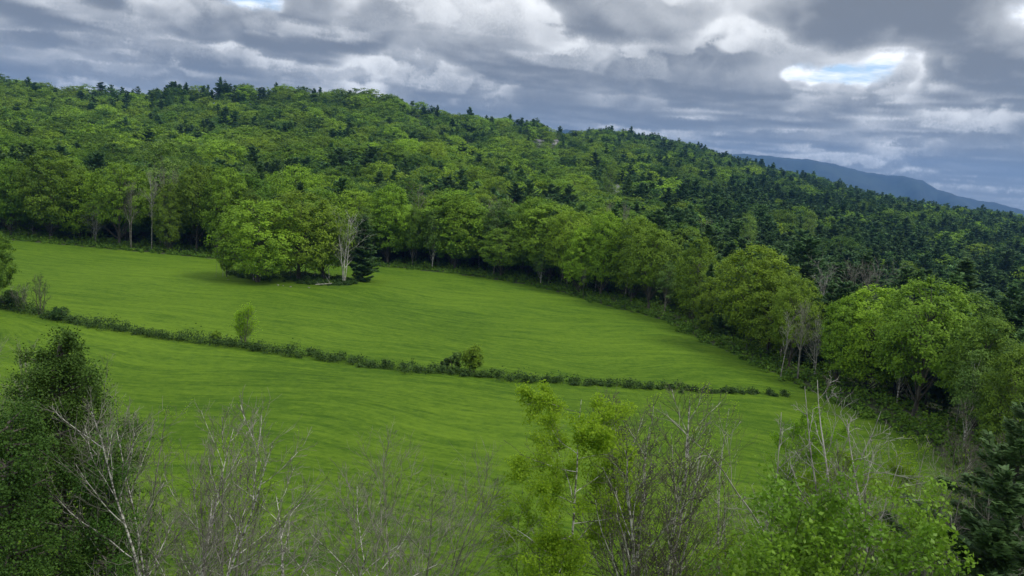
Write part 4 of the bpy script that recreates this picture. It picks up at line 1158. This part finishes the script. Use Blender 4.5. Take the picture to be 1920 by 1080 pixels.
near('birch_tree', 1092, 752, 17.0, 12, 'yellow green leafed birch at the left of the large budding birch', dict(BB, stems=1, m1=17, m2=9, m3=5, ang1=72, lr=.36, lr2=.5, r0=.15, t0=.3, up=.0, leafy=32000, lsize=.15, tuft=.6), M_BIRCH, M_YOUNG, .7)
near('birch_tree', 572, 812, 16.0, 13, 'white stemmed bare birch with wide forked limbs at bottom centre left', dict(BB, stems=2, spread=22, m1=13, m2=9, m3=6, ang1=50, lr=.48, r0=.15, tw=.013, wander=.11, up=.03), M_BIRCH)
near('birch_tree', 775, 803, 15.5, 14, 'fine twigged grey bare birch at the bottom centre', dict(BB, stems=4, spread=18, m1=15, m2=9, m3=5, ang1=38, lr=.40, r0=.10, tw=.011), M_TWIG)
near('birch_tree', 350, 718, 18.0, 15, 'tall grey bare birch with speckled stem right of the dark tree', dict(BB, stems=4, spread=13, m1=17, m2=10, m3=5, ang1=42, lr=.32, r0=.11, tw=.013, leafy=1200, lsize=.07), M_BIRCH, M_YOUNG, .5)
near('bare_tree', 272, 706, 17.5, 16, 'slim bare tree close to the right side of the dark leafy tree', dict(BB, stems=2, spread=8, m1=13, m2=7, m3=4, ang1=34, lr=.24, r0=.10, leafy=2500, lsize=.09), M_TWIG, M_YOUNG, .35, dist=50)
near('bare_tree', 425, 775, 15.0, 17, 'thin grey bare sapling between the speckled birch and the wide forked birch', dict(BB, stems=3, spread=12, m1=12, m2=7, m3=4, ang1=36, lr=.34, r0=.08), M_TWIG)
near('bare_tree', 30, 590, 19.5, 18, 'tall grey bare stems rising above the dark leafy tree at the left edge', dict(BB, stems=5, spread=9, m1=14, m2=7, m3=4, ang1=28, lr=.25, r0=.12, leafy=1500, lsize=.08), M_TWIG, M_HEDGE, .5, dist=58)
near('bare_tree', 160, 650, 18.5, 19, 'slender bare stems behind the pointed top of the dark leafy tree', dict(BB, stems=3, spread=8, m1=12, m2=7, m3=4, ang1=30, lr=.25, r0=.09, leafy=900, lsize=.08), M_TWIG, M_HEDGE, .5, dist=60)
# right hand thicket
near('dead_tree', 1547, 748, 16.0, 20, 'bleached dead tree with a straight thin leader in the right hand thicket', dict(BB, stems=2, spread=7, m1=11, m2=5, m3=2, ang1=48, lr=.22, r0=.11, wander=.12, up=.02, tw=.011), M_DEAD, dist=47)
near('dead_tree', 1590, 762, 16.0, 21, 'bleached dead tree with a forked crooked top in the right hand thicket', dict(BB, stems=1, m1=12, m2=5, m3=3, ang1=52, lr=.30, r0=.12, wander=.15, up=.02, tw=.012), M_DEAD, dist=46)
near('dead_tree', 1650, 770, 16.0, 22, 'bleached dead tree with curved limbs, right one of the three in the thicket', dict(BB, stems=2, spread=14, m1=11, m2=5, m3=3, ang1=50, lr=.32, r0=.12, wander=.15, up=.03, tw=.012), M_DEAD, dist=44)
near('dead_tree', 1475, 790, 14.5, 123, 'thin bleached dead sapling at the left of the right hand thicket', dict(BB, stems=1, m1=10, m2=5, m3=2, ang1=46, lr=.26, r0=.08, wander=.12, tw=.014), M_DEAD, dist=46)
near('bare_tree', 1765, 838, 14.5, 24, 'many stemmed grey bare tree fanning out to the right of the thicket', dict(BB, stems=9, spread=19, m1=11, m2=6, m3=3, ang1=26, lr=.28, r0=.10, tw=.012, up=.03), M_TWIG, dist=42)
near('bare_tree', 1700, 800, 15.0, 25, 'grey bare tree behind the many stemmed fanning one', dict(BB, stems=5, spread=18, m1=11, m2=6, m3=3, ang1=30, lr=.30, r0=.09, tw=.012, leafy=1800, lsize=.1), M_TWIG, M_YOUNG, .4, dist=52)
near('bare_tree', 1400, 770, 15.0, 35, 'loose bare birch with upright twigs right of the large budding birch', dict(BB, stems=3, spread=12, m1=12, m2=7, m3=4, ang1=28, lr=.28, r0=.09, leafy=1400, lsize=.08), M_BIRCH, M_YOUNG, .8, dist=50)
near('broadleaf_tree', 1520, 770, 14.0, 26, 'soft green leafy tree behind the bleached dead trees', dict(BB, stems=3, spread=12, m1=14, m2=8, m3=4, ang1=36, lr=.30, r0=.10, leafy=16000, lsize=.15), M_TWIG, M_YOUNG, .15, dist=55)
near('broadleaf_tree', 1620, 815, 13.0, 27, 'light green leafy tree low between the bleached dead trees', dict(BB, stems=3, spread=14, m1=13, m2=8, m3=4, ang1=38, lr=.32, r0=.10, leafy=14000, lsize=.15), M_TWIG, M_YOUNG, .25, dist=50)
near('broadleaf_tree', 1495, 870, 13.5, 28, 'glossy leaved green tree at bottom right, left one of the pair', dict(BB, stems=3, spread=15, m1=13, m2=7, m3=4, ang1=44, lr=.34, r0=.11, leafy=15000, lsize=.20), M_DARKTW, M_GLOSS, .35, dist=34)
near('broadleaf_tree', 1612, 915, 12.5, 29, 'glossy leaved bright yellow green tree at bottom right, right one of the pair', dict(BB, stems=3, spread=17, m1=13, m2=7, m3=4, ang1=46, lr=.36, r0=.11, leafy=17000, lsize=.20), M_DARKTW, M_GLOSS, .7, dist=32)
near('broadleaf_tree', 1560, 990, 9.5, 36, 'low glossy leaved bush tree between the pair of glossy leaved trees', dict(BB, stems=4, spread=20, m1=11, m2=7, m3=4, ang1=44, lr=.38, r0=.08, leafy=12000, lsize=.19), M_DARKTW, M_GLOSS, .6, dist=31)
near('broadleaf_tree', 440, 855, 12.5, 30, 'yellow green leafy sapling behind the wide forked birch', dict(BB, stems=4, spread=15, m1=12, m2=7, m3=4, ang1=38, lr=.30, r0=.08, leafy=9000, lsize=.12), M_TWIG, M_YOUNG, .45, dist=46)
near('broadleaf_tree', 1340, 960, 9.0, 37, 'low green leafy sapling at the foot of the large budding birch', dict(BB, stems=4, spread=18, m1=10, m2=6, m3=4, ang1=40, lr=.34, r0=.06, leafy=6000, lsize=.13), M_TWIG, M_YOUNG, .2, dist=42)
near('broadleaf_tree', 1020, 960, 8.5, 38, 'low yellow green sapling at the foot of the leafed birch', dict(BB, stems=4, spread=20, m1=10, m2=6, m3=4, ang1=42, lr=.36, r0=.06, leafy=7000, lsize=.13), M_TWIG, M_YOUNG, .35, dist=43)

# big dark tree at the left: dense small leaves, pointed top
def dark_tree(px, py_top, H, dist, seed, rad, nc, per, ls, mat, label, tnt, base=1.5, name='broadleaf_tree'):
    a, e_ = az_el(float(px), float(py_top)); H = CAM_H + dist * math.tan(float(e_)); x, y = math.sin(a) * dist, math.cos(a) * dist; z = float(ground(x, y)); rr = rg(seed)
    k = np.arange(nc) + .5; t = k / nc; th = k * 2.39996 + rr.normal(0, .3, nc)
    prof = np.clip((1 - t ** 1.0), 0, 1) ** .62 * rr.uniform(.45, 1.15, nc)
    zz = base + (H - base) * (t ** 1.15) * .97
    inn = rr.random(nc) < .2
    prof = np.where(inn, prof * .5, prof)
    prof *= 1 + .28 * np.sin(th * 2 + zz * .5) + .15 * np.sin(th * 3 - zz * .9)
    C = np.stack([np.cos(th) * prof * rad, np.sin(th) * prof * rad, zz], 1)
    cr = rr.uniform(.45, 1.35, nc) ** 1.3 * (.45 + .55 * (1 - t)); C += rr.normal(0, .35, C.shape)
    n = nc * per; ci = np.repeat(np.arange(nc), per)
    outd = nrm(np.stack([np.cos(th), np.sin(th), .35 + 0 * th], 1))
    d = nrm(rr.normal(0, 1, (n, 3)) + outd[ci] * .7 + np.array([0, 0, .2]))
    P = C[ci] + (rr.normal(0, .5, (n, 3)) + d * .35) * cr[ci][:, None] * np.array([1, 1, .8]) + rr.normal(0, .12, (n, 3))
    v = np.clip(.5 * rr.random(nc)[ci] + .5 * rr.random(n), 0, 1)
    g = Geo(); q, f, vv = leaves(rr, P, nrm(d + np.array([0, 0, .5])), np.full(n, ls), .6, .45, v); g.add(q, f, 0, vv)
    w = Geo(); zt = np.linspace(0, 1, 9); TP = np.stack([.2 * np.sin(zt * 3), .1 * zt, zt * H * .96], 1)[None]; w.add(*tubes(TP, (.2 * (1 - zt) + .02)[None], 7))
    s0 = np.stack([0 * zz, 0 * zz, np.maximum(zz - prof * rad * .45, .3)], 1); tt = np.linspace(0, 1, 5)[None, :, None]
    w.add(*tubes(s0[:, None] * (1 - tt) + C[:, None] * tt, (.05 * (1 - tt[..., 0]) + .012) + 0 * C[:, :1], 4))
    e = bpy.data.objects.new(name, None); link(e); e.location = (x, y, z); tag(e, label, 'tree')
    link(bpy.data.objects.new('trunk', w.mesh('dense_wood', [M_BARK], True)), e)
    c_ = link(bpy.data.objects.new('crown', g.mesh('dense_leaves', [mat])), e); c_['tint'] = tnt
    return e
dark_tree(112, 640, 19.5, 41, 71, 5.8, 330, 330, .115, M_DARKL, 'big dense dark green tree with pointed top filling the bottom left corner', .45)
dark_tree(15, 790, 15.0, 36, 72, 4.0, 150, 330, .12, M_DARKL, 'lower dark green tree at the left edge beside the big pointed one', .25)
dark_tree(205, 860, 12.5, 38, 73, 2.6, 90, 300, .12, M_DARKL, 'dark green side tree bulging right at the foot of the big pointed one', .4)

# dark pine at the right edge, and brown dead boughs beside it
def near_pine(px, py_top, H, dist, seed, rad, label, tnt, nd=190):
    a, e_ = az_el(float(px), float(py_top)); H = CAM_H + dist * math.tan(float(e_)); x, y = math.sin(a) * dist, math.cos(a) * dist; z = float(ground(x, y))
    w_, l_ = conifer(rg(seed), H, rad, 1.0, 20, 7, nd, .42, .34, .22, gaps=.25)
    e = bpy.data.objects.new('pine_tree', None); link(e); e.location = (x, y, z); tag(e, label, 'tree')
    link(bpy.data.objects.new('trunk', w_.mesh('near_pine_wood', [M_DARKTW], True)), e)
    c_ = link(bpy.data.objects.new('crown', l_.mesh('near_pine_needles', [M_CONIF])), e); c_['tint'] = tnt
near_pine(1925, 765, 16.5, 47, 81, 5.2, 'dark blue green pine with spreading boughs at the right edge of the picture', .35)
near_pine(1890, 905, 12.0, 37, 82, 3.2, 'lower dark pine in front of the spreading one in the bottom right corner', .25)
near('bare_tree', 1845, 760, 14.0, 83, 'brownish dead twiggy tree left of the dark pine at the right edge', dict(BB, stems=5, spread=14, m1=12, m2=7, m3=4, ang1=40, lr=.30, r0=.08, tw=.014), M_DARKTW, dist=68)

# ------------------------------------------------------------------ rough grass and weeds in the nearer part of the meadow
def tuft(seed, n, h, w):
    rr = rg(seed); a = rr.random(n) * 6.28; r0 = rr.random(n) * .16; ln = h * rr.uniform(.5, 1.2, n); bend = rr.uniform(.15, .7, n) * ln
    b = np.stack([np.cos(a) * r0, np.sin(a) * r0, 0 * a], 1); s = np.stack([-np.sin(a), np.cos(a), 0 * a], 1) * w / 2
    tip = b + np.stack([np.cos(a) * bend, np.sin(a) * bend, ln], 1)
    v = np.stack([b - s, b + s, tip + s * .3, tip - s * .3], 1).reshape(-1, 3); g = Geo(); g.add(v, np.arange(n * 4).reshape(n, 4), 0, leaves_v(rr.random(n))); return g
M_GRASS = leaf_mat('grass_blade', (0.055, 0.130, 0.010), (0.130, 0.220, 0.016), 0.5)
tm = [tuft(i, 14, [.07, .09, .12][i], .03).mesh('grass_tuft_%d' % i, [M_GRASS]) for i in range(3)]
n = 45000
a = rng.uniform(R(-36), R(36), n); r_g = np.sqrt(rng.uniform(24 ** 2, 72 ** 2, n)); x, y = np.sin(a) * r_g, np.cos(a) * r_g
dn = .45 + .15 * wob(x * 3, y * 9)
k = in_poly(x, y, FIELD_POLY) & (rng.random(n) < dn * np.clip(1.25 - r_g / 62, .0, 1)); x, y = x[k], y[k]; n = len(x)
sc0 = rng.uniform(.6, 1.35, n)
instancer('meadow_grass', np.stack([x, y, ground(x, y)], 1), rng.random(n) * 6.28, np.stack([sc0 * 1.5, sc0 * 1.5, sc0], 1), rng.integers(0, 3, n), np.clip(rng.normal(.5, .25, n), 0, 1), tm,
          'tufts of grass standing in the near part of the meadow')
print('triangles', sum(len(m.polygons) * 2 for m in bpy.data.meshes))
